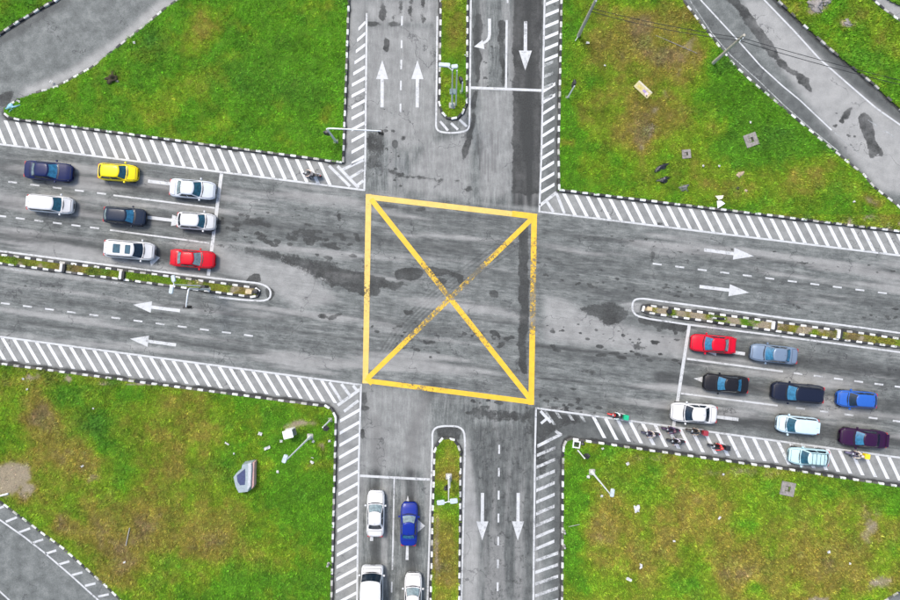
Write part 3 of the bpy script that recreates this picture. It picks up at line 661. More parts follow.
# ------------------------------------------------------------------ painted markings (children of the road)
ZM = [.004]
def quad(name, pts, mat, z=.005, fade=0.0, sub=1):
    """polygon or strip of paint given in photo pixels"""
    me = bpy.data.meshes.new(name); me.from_pydata([tuple(P(x, y, z)) for x, y in pts], [], [tuple(range(len(pts)))])
    bm = bmesh.new(); bm.from_mesh(me); bmesh.ops.recalc_face_normals(bm, faces=bm.faces)
    for f in bm.faces:
        if f.normal.z < 0: f.normal_flip()
    bm.to_mesh(me); bm.free()
    at = me.attributes.new('fade', 'FLOAT', 'POINT'); at.data.foreach_set('value', [fade if not isinstance(fade, (list, tuple)) else fade[i] for i in range(len(pts))])
    me.materials.append(mat); return link(name, me, road)
def bar(name, p, q, w, mat, z=.005, fade=0.0):
    d = Vector((q[0] - p[0], q[1] - p[1])); n = Vector((-d.y, d.x)).normalized() * w / 2
    return quad(name, [(p[0] + n.x, p[1] + n.y), (q[0] + n.x, q[1] + n.y), (q[0] - n.x, q[1] - n.y), (p[0] - n.x, p[1] - n.y)], mat, z, fade)
def strip(name, line, w, mat, z=.005, fades=None):
    L = []; Rr = []
    n = len(line)
    for i, p in enumerate(line):
        a = line[max(i - 1, 0)]; b = line[min(i + 1, n - 1)]; d = Vector((b[0] - a[0], b[1] - a[1])).normalized()
        L.append((p[0] - d.y * w / 2, p[1] + d.x * w / 2)); Rr.append((p[0] + d.y * w / 2, p[1] - d.x * w / 2))
    vs = [tuple(P(x, y, z)) for x, y in L + Rr]; fs = [(i, i + 1, n + i + 1, n + i) for i in range(n - 1)]
    me = bpy.data.meshes.new(name); me.from_pydata(vs, [], fs)
    bm = bmesh.new(); bm.from_mesh(me)
    for f in bm.faces:
        f.normal_update()
        if f.normal.z < 0: f.normal_flip()
    bm.to_mesh(me); bm.free()
    at = me.attributes.new('fade', 'FLOAT', 'POINT'); fd = fades or [0.0] * n; at.data.foreach_set('value', list(fd) * 2)
    me.materials.append(mat); return link(name, me, road)
def dense(line, step=6):
    out = [line[0]]
    for (a, b) in zip(line[:-1], line[1:]):
        k = max(1, int(math.hypot(b[0] - a[0], b[1] - a[1]) / step))
        out += [(a[0] + (b[0] - a[0]) * i / k, a[1] + (b[1] - a[1]) * i / k) for i in range(1, k + 1)]
    return out
def smooth(line, it=2):
    for _ in range(it):
        o = [line[0]]
        for a, b in zip(line[:-1], line[1:]): o += [(a[0] * .75 + b[0] * .25, a[1] * .75 + b[1] * .25), (a[0] * .25 + b[0] * .75, a[1] * .25 + b[1] * .75)]
        o.append(line[-1]); line = o
    return line
EL = 1.8
strip('edge_line', [(X0, yNWl(X0)), (364.9, yNWl(364.9))], EL, M_WHITE); strip('edge_line', [(364.2, 190.8), (365.2, 159.6), (366.7, 13)], EL, M_WHITE, .009)
strip('edge_line', [(538.6, 211.4), (X1, yNEl(X1))], EL, M_WHITE); strip('edge_line', [(539.3, 212.2), (541.4, 157), (544.6, 0), (549, Y0)], EL, M_WHITE, .009)
strip('edge_line', [(X0, ySWl(X0)), (361.8, ySWl(361.8))], EL, M_WHITE); strip('edge_line', [(361, 384.2), (358.8, 460), (357, 600), (353, Y1)], EL, M_WHITE, .009)
strip('edge_line', [(535.2, 408), (X1, ySEl(X1))], EL, M_WHITE); strip('edge_line', [(536, 407.4), (535, 450), (533.3, 600), (530, Y1)], EL, M_WHITE, .009)
# medians' edge lines
strip('edge_line', [(437.3, 16)] + smooth([(436.2, 118), (435.8, 130.5), (447, 133), (459, 132.5), (469, 130), (469.6, 118)]) + [(470.8, 0), (472, Y0)], EL, M_WHITE)
strip('edge_line', [(424, Y1), (427.5, 600)] + smooth([(432.4, 445), (432.2, 428), (447, 425.5), (464, 427.5), (465, 445)]) + [(461.4, 600), (459, Y1)], EL, M_WHITE)
strip('edge_line', [(X0, 219), (0, 251), (160, 271.6)] + smooth([(242.5, 281.5), (262, 283.5), (271.5, 290), (269, 301.5), (242.5, 299.8)]) + [(219, 297.2)], EL, M_WHITE)
strip('edge_line', [(219, 297.2), (193, 293.8), (114, 282.3), (0, 267.5), (X0, 235)], EL, M_WORN, fades=[.1, .6, .25, .25, .2])
strip('edge_line', [(X1, 366), (900, 333), (834.7, 324), (785, 318.2), (710, 307.6)] + smooth([(660, 301), (640, 298), (632, 301), (632.8, 315), (650, 319)]) + [(689, 324.7), (785, 336.8), (900, 352.2), (X1, 386)], EL, M_WHITE)
# stop lines
bar('stop_line', (221.5, 173.5), (208.3, 275.5), 3.4, M_WHITE, .009); bar('stop_line', (471, 87.6), (541.6, 90.4), 2.6, M_WHITE, .009)
bar('stop_line', (689.2, 325.6), (673.6, 426), 3.2, M_WHITE, .009); bar('stop_line', (360, 475.8), (430, 479.6), 2.4, M_WHITE, .009)
# lane lines: solid then dashes
def dashes(p, q, period, ln, w, mat=M_WHITE, ph=0.0):
    L = math.hypot(q[0] - p[0], q[1] - p[1]); dx, dy = (q[0] - p[0]) / L, (q[1] - p[1]) / L; s = ph
    while s < L:
        e = min(s + ln, L); x = p[0] + dx * s; y = p[1] + dy * s
        if -40 < x < 940 and -40 < y < 640: bar('lane_dash', (x, y), (p[0] + dx * e, p[1] + dy * e), w, mat, fade=random.uniform(0, .12))
        s += period
bar('lane_line', (113.4, 195.2), (214.8, 207.9), 1.6, M_WHITE); dashes((106, 194), (X0, 149), 22.4, 9, 1.6)
bar('lane_line', (110, 230), (209.4, 243), 1.6, M_WHITE); dashes((99, 228.4), (X0, 184), 18.7, 9, 1.6)
dashes((253, 336), (X0, 270), 22.3, 9, 1.6, ph=0); dashes((652.7, 263.5), (X1, 327), 22.7, 9, 1.6)
bar('lane_line', (687, 358.8), (783, 371.6), 1.9, M_WHITE); dashes((793.5, 373), (X1, 420), 20.4, 9, 1.7)
bar('lane_line', (681, 393.4), (777.6, 405.6), 1.7, M_WHITE); dashes((796, 407.8), (X1, 455), 24.4, 9, 1.7)
for y0_, y1_ in ((16, 25.5), (40, 48), (59.5, 69), (80.5, 90), (103.5, 112)): bar('lane_dash', (402.3 - y0_ * .017, y0_), (402.3 - y1_ * .017, y1_), 1.7, M_WHITE)
bar('lane_line', (506.7, 20), (506, 88), 2.0, M_WHITE); bar('lane_dash', (507.6, -8), (507.6, 3), 1.8, M_WHITE)
bar('lane_line', (394.3, 478), (392.4, 570), 1.5, M_WHITE); bar('lane_dash', (391.9, 582), (391.6, 592.5), 1.5, M_WHITE)
for k in range(8): bar('lane_dash', (499.2 - k * .25, 445 + k * 22.9), (499.1 - k * .25, 453.8 + k * 22.9), 1.8, M_WHITE, fade=.05)
# arrows
def arrow(tail, tip, hl=19, hw=12, sw=3.2, mat=M_WHITE, fade=0.0):
    d = Vector((tip[0] - tail[0], tip[1] - tail[1])); L = d.length; d /= L; n = Vector((-d.y, d.x)); t = Vector(tail)
    f = lambda s, w: tuple(t + d * s + n * w)
    return quad('lane_arrow', [f(0, -sw / 2), f(L - hl, -sw / 2), f(L - hl, -hw / 2), f(L, 0), f(L - hl, hw / 2), f(L - hl, sw / 2), f(0, sw / 2)], mat, fade=fade)
arrow((382, 107.3), (382.3, 60)); arrow((417.2, 107.3), (417.5, 60)); arrow((525.6, 21), (525.2, 70.5), 20, 13, 3.4, fade=.1)
arrow((482.5, 493), (482.2, 540.5)); arrow((518.2, 493), (517.8, 540.5)); arrow((180, 310.7), (133, 304.7), 18.5, 11.5); arrow((176, 344.9), (130, 338.8), 18.5, 11.5)
arrow((704, 249.8), (754, 256.2), 20.5, 12); arrow((699.5, 286.5), (749.5, 292.7), 20.5, 12)
quad('lane_arrow', [(488, 18.5), (491, 18.5), (491, 34), (490, 39), (487, 42.2), (483.8, 44), (484.4, 49), (474, 46.6), (482.5, 39.8), (483, 42), (486, 39.8), (487.6, 37), (488, 33)], M_WHITE)
arrow((148, 181), (196, 187), 19, 11.5); arrow((145.4, 217), (191, 222.6), 19.5, 11.5); arrow((745, 353.9), (697, 347.5), 20, 11.5); arrow((741, 384.6), (693.5, 378.4), 12, 7.5); arrow((738.5, 419.6), (690, 413.5), 19, 11.5)
quad('lane_arrow', [(112, 247.6), (138, 251.2), (148, 256), (150, 252.4), (160, 257.6), (151, 266.5), (150, 261), (139, 254.6), (112, 250.6)], M_WHITE)
arrow((371.5, 541), (372.5, 497), 18, 11); quad('lane_arrow', [(405.6, 560), (407.2, 510), (404, 510), (407.8, 495.5), (411, 510), (409, 510), (409, 524), (416.6, 525), (416.6, 518.5), (425, 526), (416.6, 533.5), (416.6, 528), (408.8, 527.6), (408.5, 560)], M_WHITE)
# chevron hatching on the shoulders
def hatch(x0, x1, per, fk, fl, dx, w=3.6, mat=M_HATCH, gap=2.8, fade=.0, sgn=1):
    x = x0
    while x < x1:
        ya = fk(x) + gap * sgn; xb = x + dx; yb = fl(xb) - sgn * 1.0
        if -20 < xb and x < 920:
            j = random.uniform(-.4, .4)
            quad('hatch_stripe', [(x + j, ya), (x + w + j, ya + .3), (xb + w + j, yb + .3), (xb + j, yb)], mat, fade=fade + random.uniform(0, .12))
        x += per
hatch(4 - 22.4 - 11.2 * 2, 325, 11.2, yNWk, yNWl, 10.2); hatch(574 - 11.5, 930, 11.5, yNEk, yNEl, 11)
hatch(-22, 321, 11.4, lambda x: ySWl(x), lambda x: ySWk(x) - 3.2, 13.6, gap=1.2)
hatch(592, 940, 12.3, lambda x: ySEl(x), lambda x: ySEk(x) - 4.5, 11, gap=1.2, fade=.06)
for (xx, l) in ((543, 1), (554.6, .45), (566.8, .45), (579, .45)): quad('hatch_stripe', [(xx, ySEl(xx) + 1.2), (xx + 3.2, ySEl(xx) + 1.6), (xx + 3.2 + 10 * l, ySEl(xx) + 2 + 14 * l), (xx + 10 * l, ySEl(xx) + 1.8 + 14 * l)], M_WORN, fade=.1)
def hatchv(ys, xl, xr, dy, w=3.2, mat=M_HATCH, fade=0.0):
    for y in ys:
        a, b = xl(y), xr(y); quad('hatch_stripe', [(a, y + dy), (b, y), (b, y + w), (a, y + dy + w)], mat, fade=fade + random.uniform(0, .1))
def frange(a, b, s):
    while a < b: yield a; a += s
kx = lambda line: (lambda y: float(np.interp(y, [p[1] for p in sorted(line, key=lambda q: q[1])], [p[0] for p in sorted(line, key=lambda q: q[1])])))
tle, trw, ble, brw = kx(K['tl_e']), kx(K['tr_w']), kx(K['bl_e']), kx(K['br_w'])
hatchv(frange(20.5, 158, 11.2), lambda y: 358.5 - min(1, (y - 20) / 60) * 7, lambda y: 366.4 - y * .009 - .9, 7)
hatchv(frange(-14, 60, 11.2), lambda y: 545.6 - y * .02, lambda y: trw(y) - 2.5, 5.5); hatchv(frange(60, 96, 11.2), lambda y: 545 - y * .02, lambda y: trw(y) - 7, 4, mat=M_WORN, fade=.05); hatchv(frange(82, 186, 11.2), lambda y: 544.2 - y * .02, lambda y: trw(y) - 4.5, 8, fade=.05)
hatchv(frange(408, 640, 12.2), lambda y: ble(y + 10) + 4, lambda y: 360 - (y - 410) * .0158, 11.5)
hatchv(frange(446, 640, 11.7), lambda y: 537.2 - (y - 410) * .013, lambda y: brw(y) - 8 + (4 if y > 550 else 0), 8, mat=M_WHITE, fade=.12)
for p, q in (((337.5, 166), (358.5, 187.8)),): bar('hatch_stripe', p, q, 3.0, M_WHITE, .009)
for p, q in (((342.5, 169.5), (363.5, 160)), ((350.5, 177.5), (363.6, 169.6)), ((357, 185.5), (363.4, 180.5)), ((329, 165.6), (350, 186.2))): bar('hatch_stripe', p, q, 2.8, M_WHITE)
bar('hatch_stripe', (539.8, 205.5), (556.5, 192.4), 3, M_WHITE, .009)
for p, q in (((547, 201.8), (553.5, 212)), ((556.5, 193.5), (564.5, 213.4))): bar('hatch_stripe', p, q, 2.8, M_WHITE)
bar('hatch_stripe', (337.6, 405.4), (360, 389.4), 3, M_WHITE, .009)
for p, q in (((329.4, 382.2), (341.2, 400.6)), ((341.4, 384), (349.4, 394.8)), ((353, 385.5), (356.6, 390)), ((344, 411.5), (358.5, 400.5))): bar('hatch_stripe', p, q, 2.8, M_WHITE)
bar('hatch_stripe', (540.5, 411), (551, 422.5), 2.8, M_WHITE, .009); bar('hatch_stripe', (541, 423.5), (547, 418.5), 2.6, M_WHITE)
quad('hatch_stripe', [(556, 430), (562, 433.6), (562, 435.4), (537.5, 448), (537.3, 444.5), (557.5, 434.4), (554.8, 432)], M_WHITE, fade=.1)
for p, q in (((440, 121), (448, 130.5)), ((451, 123), (458, 129.6)), ((459.5, 119.5), (467, 126.5))): bar('hatch_stripe', p, q, 2.4, M_WHITE)
# slip-road lines
strip('edge_line', [(-60, 476), (0, 520), (23.8, 536.7), (44.9, 553.2), (69.6, 574.3), (98, 600), (135, 650), (160, 720)], 1.6, M_WHITE)
for k in range(-1, 9): bar('hatch_stripe', (5.8 + 12.9 * k + .3 * k, 521.8 + 10.6 * k + .1 * k), (17 + 13.1 * k, 517.4 + 11 * k), 2.2, M_WHITE)
strip('edge_line', [(-40, 560), (0, 591.7), (9, 600), (40, 640)], 1.6, M_WHITE)
strip('edge_line', [(665, -50), (700.8, 0), (735, 37), (760.7, 66), (782.7, 86), (799.8, 100), (831.6, 130)], 1.4, M_WHITE); strip('edge_line', [(660, -45), (689.8, 0), (711.8, 33), (731, 55.5), (760.7, 82.5), (785, 106), (812, 129.6), (838, 151)], .9, M_WORN)
strip('edge_line', [(735, -40), (764.4, 0), (795, 31.8), (819.4, 58.7), (848.7, 84.4), (875.6, 107.6), (900, 124.7), (X1, 240)], 1.6, M_WHITE)
dashes((868, 120), (X1, 300), 20, 11, 1.1, M_WORN); strip('edge_line', [(831.6, 130), (850, 146), (870, 164)], 1.0, M_WORN, fades=[.1, .4, .7])
# yellow box
TLc, TRc, BRc, BLc = (368.6, 197), (534.2, 216.6), (531.2, 402), (365.4, 380.6)
def yline(p, q, w, mat, fades, z=.006):
    ln = dense([p, q], 4); n = len(ln); fx = [i / (len(fades) - 1) for i in range(len(fades))]
    strip('yellow_box_line', ln, w, mat, z, [float(np.interp(i / (n - 1), fx, fades)) for i in range(n)])
yline((365.8, 196.6), (537, 216.8), 5.4, M_PALEYEL, [0, 0, 0, .02, .02, 0], .007)
yline((368.6, 194), (365.4, 383.4), 5.6, M_PALEYEL, [0, .05, .1, .2, .55, .3, .1, .05, 0], .010)
yline((362.6, 380.2), (534, 402.4), 5.0, M_YEL, [0, .05, .45, .25, .1, 0, 0], .007)
yline((534.2, 213.8), (531.2, 404.8), 5.6, M_YEL, [0, .2, .5, .6, .75, .65, .3, .1, 0, 0], .010)
yline((371, 199), (529.5, 398), 5.2, M_YEL, [0, .05, .1, .2, .55, .55, .35, .4, .2, .05, 0], .013)
yline((531.5, 219), (368, 378), 5.0, M_YEL, [0, .15, .4, .55, .8, .6, .5, .65, .5, .3, .1, 0], .016)
# fresh yellow ends where the paint was renewed
bar('yellow_box_line', (512, 213.6), (537, 216.8), 5.8, M_YEL, .013); bar('yellow_box_line', (366, 378), (372, 384), 4, M_YEL, .019)

# ------------------------------------------------------------------ cars
TYPES = {  # cowl, roof front, roof rear, rear base (fractions from the nose), roof h, bonnet h, nose h, deck h
 'sedan': (.27, .42, .70, .85, 1.44, .94, .68, .98), 'hatch': (.235, .38, .84, .965, 1.48, .96, .70, .98),
 'suv': (.25, .375, .86, .97, 1.72, 1.06, .82, 1.08), 'mpv': (.185, .335, .90, .978, 1.66, 1.0, .74, 1.05), 'van': (.105, .17, .965, .99, 2.15, 1.12, .92, 1.15)}
WH_T = MB().lathe([(.20, -.09), (.29, -.10), (.315, -.06), (.315, .06), (.29, .10), (.20, .09)], 20).mesh('tyre', M_RUBBER, True)
WH_R = MB().lathe([(.21, -.07), (.21, .085), (.17, .075), (.06, .06), (.05, .09)], 14).mesh('rim', M_RIM, True)
def make_car(cx, cy, heading, L, kind, col, label, W=1.70, glass=None, rear=None, metal=0.0, extras=(), group=None, hscale=1.0):
    glass = glass or M_GL; rear = rear or glass
    f0, f1, f2, f3, hr, hc, hn, hd = TYPES[kind]; hr *= hscale
    k = 1 + .75 / H
    root = empty('car', P(450 + (cx - 450) / k, 300 + (cy - 300) / k), R(heading))
    tag(root, label, 'van' if kind == 'van' else 'car', group)
    paint = carpaint('car_paint', col, metal); hw = W / 2; xn = L / 2
    X = lambda f: xn - f * L
    def wid(x):                                  # half width of the body in plan
        d0 = xn - x; d1 = x + xn; w = hw
        if kind == 'van': return w * (1 - .10 * max(0, 1 - d0 / .3) ** 2 - .06 * max(0, 1 - d1 / .2) ** 2)
        if d0 < .75: w *= .66 + .34 * (1 - (1 - d0 / .75) ** 2.4)
        if d1 < .55: w *= .74 + .26 * (1 - (1 - d1 / .55) ** 2.4)
        return w
    xs_h = [xn, X(.03), X(.10), X(f0), X(f3), X(.97), -xn]
    zs_h = [hn - .10, hn, hn + .10, hc, hd, hd - .04, hd - .16]
    def top(x): return float(np.interp(-x, [-a for a in xs_h], zs_h))
    crown = .045
    def sec(x):
        w = wid(x); h = top(x); lo = .22 + (.12 if (xn - x < .1 or x + xn < .1) else 0)
        return [(w * .86, lo), (w * .97, lo + .10), (w, lo + .32), (w * .985, h - .16), (w * .94, h - .05), (w * .84, h + .005), (w * .5, h + crown * .75), (0, h + crown)]
    st = [xn, xn - .04, xn - .12, xn - .28, xn - .5, xn - .8] + [X(f) for f in (.25, .33, .42, .5, .6, .7, .78)] + [-xn + .7, -xn + .45, -xn + .25, -xn + .1, -xn + .03, -xn]
    st = sorted(set(round(s, 4) for s in st), reverse=True)
    b = MB(); vs = []
    for x in st:
        s = sec(x); shrink = 1.0
        if x == st[0] or x == st[-1]: s = [(y * .93, z if z < .5 else z - .03) for y, z in s]
        half = [(x, y, z) for y, z in s]; vs += half + [(x, -y, z) for y, z in s[-2::-1]]
    n = 15; fs = []
    for i in range(len(st) - 1):
        for j in range(n - 1): fs.append((i * n + j, i * n + j + 1, (i + 1) * n + j + 1, (i + 1) * n + j))
        fs.append((i * n + n - 1, i * n, (i + 1) * n, (i + 1) * n + n - 1))
    fs.append(tuple(range(n))); fs.append(tuple((len(st) - 1) * n + j for j in range(n - 1, -1, -1)))
    b.add(vs, fs); b.build('body', paint, root, True)
    # cabin
    zb = min(hc, hd) - .05
    def plan(t):
        xf = X(f0) + (X(f1) - X(f0)) * (t ** .92); xr = X(f3) + (X(f2) - X(f3)) * (t ** (1.25 if kind != 'sedan' else .95))
        w = hw * ((.90 - (.20 if kind in ('sedan', 'hatch') else .13) * t ** 1.2) if kind != 'van' else .97 - .05 * t); z = zb + (hr - .05 - zb) * t
        return xf, xr, w, z
    def front_pt(t, s):   # s -1..1 across
        xf, xr, w, z = plan(t); return Vector((xf + .05 - .16 * s * s, s * w * .94, z))
    def rear_pt(t, s):
        xf, xr, w, z = plan(t); return Vector((xr - .03 + .10 * s * s, s * w * .94, z))
    def side_pt(t, s, sg):  # s 0 front .. 1 rear
        xf, xr, w, z = plan(t); x0_, x1_ = xf - .15, xr + .10
        return Vector((x0_ + (x1_ - x0_) * s, sg * w * (1 - .05 * (2 * s - 1) ** 4), z))
    cb = MB(); rings = []; T = [0, .25, .5, .75, .92, 1.0]
    def ring(t, inset=0.0, zz=None):
        r_ = [front_pt(t, s) for s in (-.85, -.45, 0, .45, .85)] + [side_pt(t, s, 1) for s in (.03, .25, .5, .75, .97)] + [rear_pt(t, s) for s in (.85, .45, 0, -.45, -.85)] + [side_pt(t, s, -1) for s in (.97, .75, .5, .25, .03)]
        if inset:
            c = sum(r_, Vector()) / len(r_); r_ = [c + Vector(((p.x - c.x) * (1 - inset * .6), (p.y - c.y) * (1 - inset), zz - c.z)) for p in r_]
        return r_
    rings = [ring(t) for t in T] + [ring(1, .06, hr - .022), ring(1, .22, hr - .004), ring(1, .6, hr + .012)]
    n = 20; vs = [p for r_ in rings for p in r_]; fs = []
    for i in range(len(rings) - 1):
        for j in range(n): fs.append((i * n + j, i * n + (j + 1) % n, (i + 1) * n + (j + 1) % n, (i + 1) * n + j))
    fs.append(tuple((len(rings) - 1) * n + j for j in range(n)))
    cb.add(vs, fs); cb.build('cabin', paint, root, True)
    def patchgrid(name, fn, mat, nu=8, nv=5, off=.014):
        def g(u_, v_):
            e = 1e-3; p = fn(u_, v_); du = fn(min(1, u_ + e), v_) - fn(max(0, u_ - e), v_); dv = fn(u_, min(1, v_ + e)) - fn(u_, max(0, v_ - e))
            nn = du.cross(dv).normalized(); c = Vector((X((f1 + f2) / 2), 0, zb))
            if nn.dot(p - c) < 0: nn = -nn
            return p + nn * off
        m = MB(); m.grid(g, nu, nv); return m.build(name, mat, root, True)
    patchgrid('seal', lambda u_, v_: front_pt(.05 + .92 * v_, -.95 + 1.90 * u_), M_BLACK, off=.007)
    patchgrid('seal', lambda u_, v_: rear_pt((.25 if kind != 'sedan' else .07) + (.71 if kind != 'sedan' else .89) * v_, -.90 + 1.80 * u_), M_BLACK, off=.007)
    patchgrid('windscreen', lambda u_, v_: front_pt(.10 + .84 * v_, -.90 + 1.80 * u_), glass)
    patchgrid('rear_window', lambda u_, v_: rear_pt((.30 if kind != 'sedan' else .12) + (.62 if kind != 'sedan' else .80) * v_, -.84 + 1.68 * u_), rear)
    for sg in (1, -1):
        patchgrid('side_window', lambda u_, v_: side_pt(.14 + .72 * v_, .05 + .42 * u_ + .04 * v_, sg), M_GLD, 5, 3)
        patchgrid('side_window', lambda u_, v_: side_pt(.14 + .72 * v_, .53 + (.40 if kind != 'sedan' else .36) * u_, sg), M_GLD, 5, 3)
    # bonnet panel standing 8 mm proud, boot lid for saloons
    def lid(name, xa, xb, wf, mat=None, up=.012):
        def g(u_, v_):
            x = xa + (xb - xa) * v_; w = wid(x) * wf; y = -w + 2 * w * u_; h = top(x); r_ = abs(y) / wid(x)
            z = float(np.interp(r_, [0, .5, .84, .94], [h + crown, h + crown * .75, h + .005, h - .05])); return Vector((x, y, z + up))
        m = MB(); m.grid(g, 10, 7); m.build(name, mat or paint, root, True)
    lid('bonnet', X(f0) + .04, xn - .16, .80)
    lid('shut_line', X(f0) + .02, xn - .13, .835, M_BLACK, .006)
    if kind == 'sedan': lid('boot_lid', -xn + .10, X(f3) - .04, .78); lid('shut_line', -xn + .075, X(f3) - .02, .815, M_BLACK, .006)
    # black scuttle below the windscreen
    sx = X(f0) + .06; m = MB(); m.grid(lambda u_, v_: Vector((sx + .085 * v_ - .15 * (2 * u_ - 1) ** 2, (2 * u_ - 1) * hw * .82, top(sx) + crown * (1 - (2 * u_ - 1) ** 2) + .020 - .002 * v_)), 8, 1); m.build('scuttle', M_BLACK, root)
    for sg in (1, -1):
        m = MB(); m.grid(lambda u_, v_: Vector((xn - .06 - .30 * u_ ** 1.6 * 1.0 + .008, sg * (wid(xn - .06 - .30 * u_ ** 1.6) * (.60 + .34 * u_)) , top(xn - .06 - .3 * u_ ** 1.6) - .02 - .10 * (1 - v_) + .015)), 4, 2); m.build('headlight', M_LAMPG, root, True)
        m = MB(); xx = -xn; m.box(xx - .015, xx + .16, -.17, .17, hd - .34, hd - .11, .04, Matrix.Translation((0, sg * hw * .66, 0))); m.build('tail_light', M_TAIL, root)
        mx = X(f0) - .16; m = MB(); m.box(mx - .07, mx + .07, sg * hw + (.02 if sg > 0 else -.20), sg * hw + (.20 if sg > 0 else -.02), hc - .02, hc + .12, .03); m.build('wing_mirror', paint if not isinstance(col, str) else M_BLACK, root)
    for fx in (.17 if kind != 'van' else .16, .79):
        for sg in (1, -1):
            w = link('wheel', WH_T, root); w.location = (X(fx), sg * (hw - .10), .315); w.rotation_euler = (R(90) * (-sg), 0, 0)
            r_ = link('rim', WH_R, w)
    for xx, zz in ((xn - .005, .48), (-xn - .01, .70)):
        m = MB(); m.box(xx - .01, xx + .02, -.25, .25, zz - .06, zz + .06); m.build('number_plate', M_PLATE, root)
    zr = hr + .016
    xm = (X(f1) + X(f2)) / 2
    if 'sunroof' in extras:
        for a_, b_ in ((.10, .29), (.46, .72)):
            xa = X(f1) + (X(f2) - X(f1)) * a_; xb = X(f1) + (X(f2) - X(f1)) * b_; m = MB(); m.box(xb, xa, -.42, .42, zr - .03, zr + .012, .05); m.build('sunroof', M_GL, root)
    if 'rails' in extras:
        for sg in (1, -1):
            m = MB(); m.tube([(X(f1) - .12, sg * hw * .70, hr - .02), (X(f1) - .22, sg * hw * .70, hr + .05), (X(f2) + .25, sg * hw * .70, hr + .05), (X(f2) + .12, sg * hw * .70, hr - .02)], .022, 6); m.build('roof_rail', M_BLACK if 'blackrails' in extras else M_RIM, root)
    if 'spoiler' in extras:
        m = MB(); m.box(-xn - .02, -xn + .20, -hw * .72, hw * .72, hd + .10, hd + .14, .03)
        m.box(-xn + .06, -xn + .14, -hw * .6, -hw * .55, hd - .06, hd + .10).box(-xn + .06, -xn + .14, hw * .55, hw * .6, hd - .06, hd + .10); m.build('spoiler', paint, root)
    if 'rack' in extras:
        m = MB()
        for q in range(4):
            xq = X(f1) + (X(f2) - X(f1)) * (.18 + .22 * q); m.tube([(xq, -hw * .66, zr + .05), (xq, hw * .66, zr + .05)], .02, 6)
        for sg in (1, -1): m.tube([(X(f1) - .15, sg * hw * .66, zr + .05), (X(f2) + .15, sg * hw * .66, zr + .05)], .02, 6); m.tube([(xm + .4, sg * hw * .66, zr + .05), (xm + .4, sg * hw * .66, hr - .06)], .02, 6); m.tube([(xm - .4, sg * hw * .66, zr + .05), (xm - .4, sg * hw * .66, hr - .06)], .02, 6)
        m.build('roof_rack', M_BLACK, root)
    m = MB(); m.tube([(X(f2) + .25, 0, hr), (X(f2) + .08, 0, hr + .17)], .008, 5); m.build('aerial', M_BLACK, root)
    if kind in ('suv', 'mpv', 'van'):
        m = MB(); m.box(X(f2) - .12, X(f2) + .10, -hw * .60, hw * .60, hr - .045, hr - .008, .03); m.build('roof_spoiler', paint, root)
    return root
wq = 'cars waiting at the left stop line'; eq = 'cars waiting at the right stop line'; sq = 'cars waiting at the bottom stop line'
WHT = (.60, .60, .59)
make_car(48.5, 171, -5, 4.5, 'sedan', (.006, .013, .07), 'dark navy saloon at the far left end of the upper queue', 1.76, M_GLB, M_GLP, group=wq)
make_car(50.3, 204, -5, 4.25, 'mpv', WHT, 'white hatchback with a black rear window, furthest back in its lane, beside the navy saloon', 1.66, M_GL, M_GLD, group=wq, hscale=.92)
make_car(117.8, 172.3, -4, 3.70, 'hatch', (.86, .66, .01), 'bright yellow small hatchback', 1.62, M_GL, M_GLD, group=wq)
make_car(124.6, 216, -5, 3.95, 'hatch', (.013, .022, .042), 'dark slate blue hatchback behind the small white hatchback', 1.64, M_GLB, M_GLP, group=wq)
make_car(192.6, 189, -5, 4.3, 'sedan', (.58, .61, .64), 'silver white saloon first at the left stop line, topmost lane', 1.78, M_GL, M_GLP, group=wq)
make_car(196.5, 221, -4, 3.62, 'hatch', WHT, 'small white hatchback at the left stop line, middle lane, above the red saloon', 1.64, M_GL, M_GLD, group=wq)
make_car(129.5, 249.8, -5, 4.7, 'mpv', WHT, 'white people carrier with two dark sunroof panels', 1.74, M_GLD, M_GLD, extras=('sunroof',), group=wq, hscale=.95)
make_car(192.6, 258.8, -4, 4.2, 'sedan', (.55, .004, .016), 'red saloon at the left stop line beside the narrow median', 1.68, M_GLP, M_GLP, group=wq)
make_car(713.2, 344, 175.5, 4.26, 'sedan', (.56, .004, .022), 'red saloon at the right stop line beside the narrow median', 1.68, M_GLB, M_GLP, group=eq)
make_car(774, 354, 174, 4.4, 'sedan', (.19, .25, .33), 'greyish blue saloon behind the right hand red saloon', 1.68, M_GLB, M_GLB, metal=.25, group=eq)
make_car(726, 383.8, 175, 4.2, 'sedan', (.012, .012, .015), 'black saloon with windows pale blue with reflected sky behind the right stop line', 1.68, M_GLB, M_GLB, group=eq)
make_car(693.8, 413.2, 176, 4.35, 'sedan', (.61, .61, .60), 'white saloon foremost in the right queue, straddling the stop line', 1.82, M_GLD, M_GLD, group=eq)
make_car(797.5, 393, 175, 4.85, 'suv', (.010, .014, .03), 'large dark navy off-roader in the middle lane of the right queue', 1.80, M_GLB, M_GLD, extras=('rails', 'blackrails'), group=eq)
make_car(857, 399.5, 176, 3.7, 'hatch', (.025, .11, .42), 'bright blue hatchback at the right end of the middle lane', 1.58, M_GLD, M_GLD, group=eq)
make_car(797.5, 425, 175, 3.85, 'mpv', (.52, .66, .72), 'pale blue tall hatchback behind the white saloon, lowest lane', 1.66, M_GL, M_GLD, group=eq, hscale=.95)
make_car(863.5, 438.3, 175, 4.35, 'sedan', (.030, .007, .036), 'dark purple saloon at the right end of the lowest lane', 1.70, M_GLB, M_GLD, group=eq, extras=('spoiler',))
make_car(809, 457, 175, 3.75, 'hatch', (.46, .66, .68), 'pale aqua old hatchback with a roof rack stopped on the hatched shoulder', 1.60, M_GL, M_GLD, extras=('rack',))
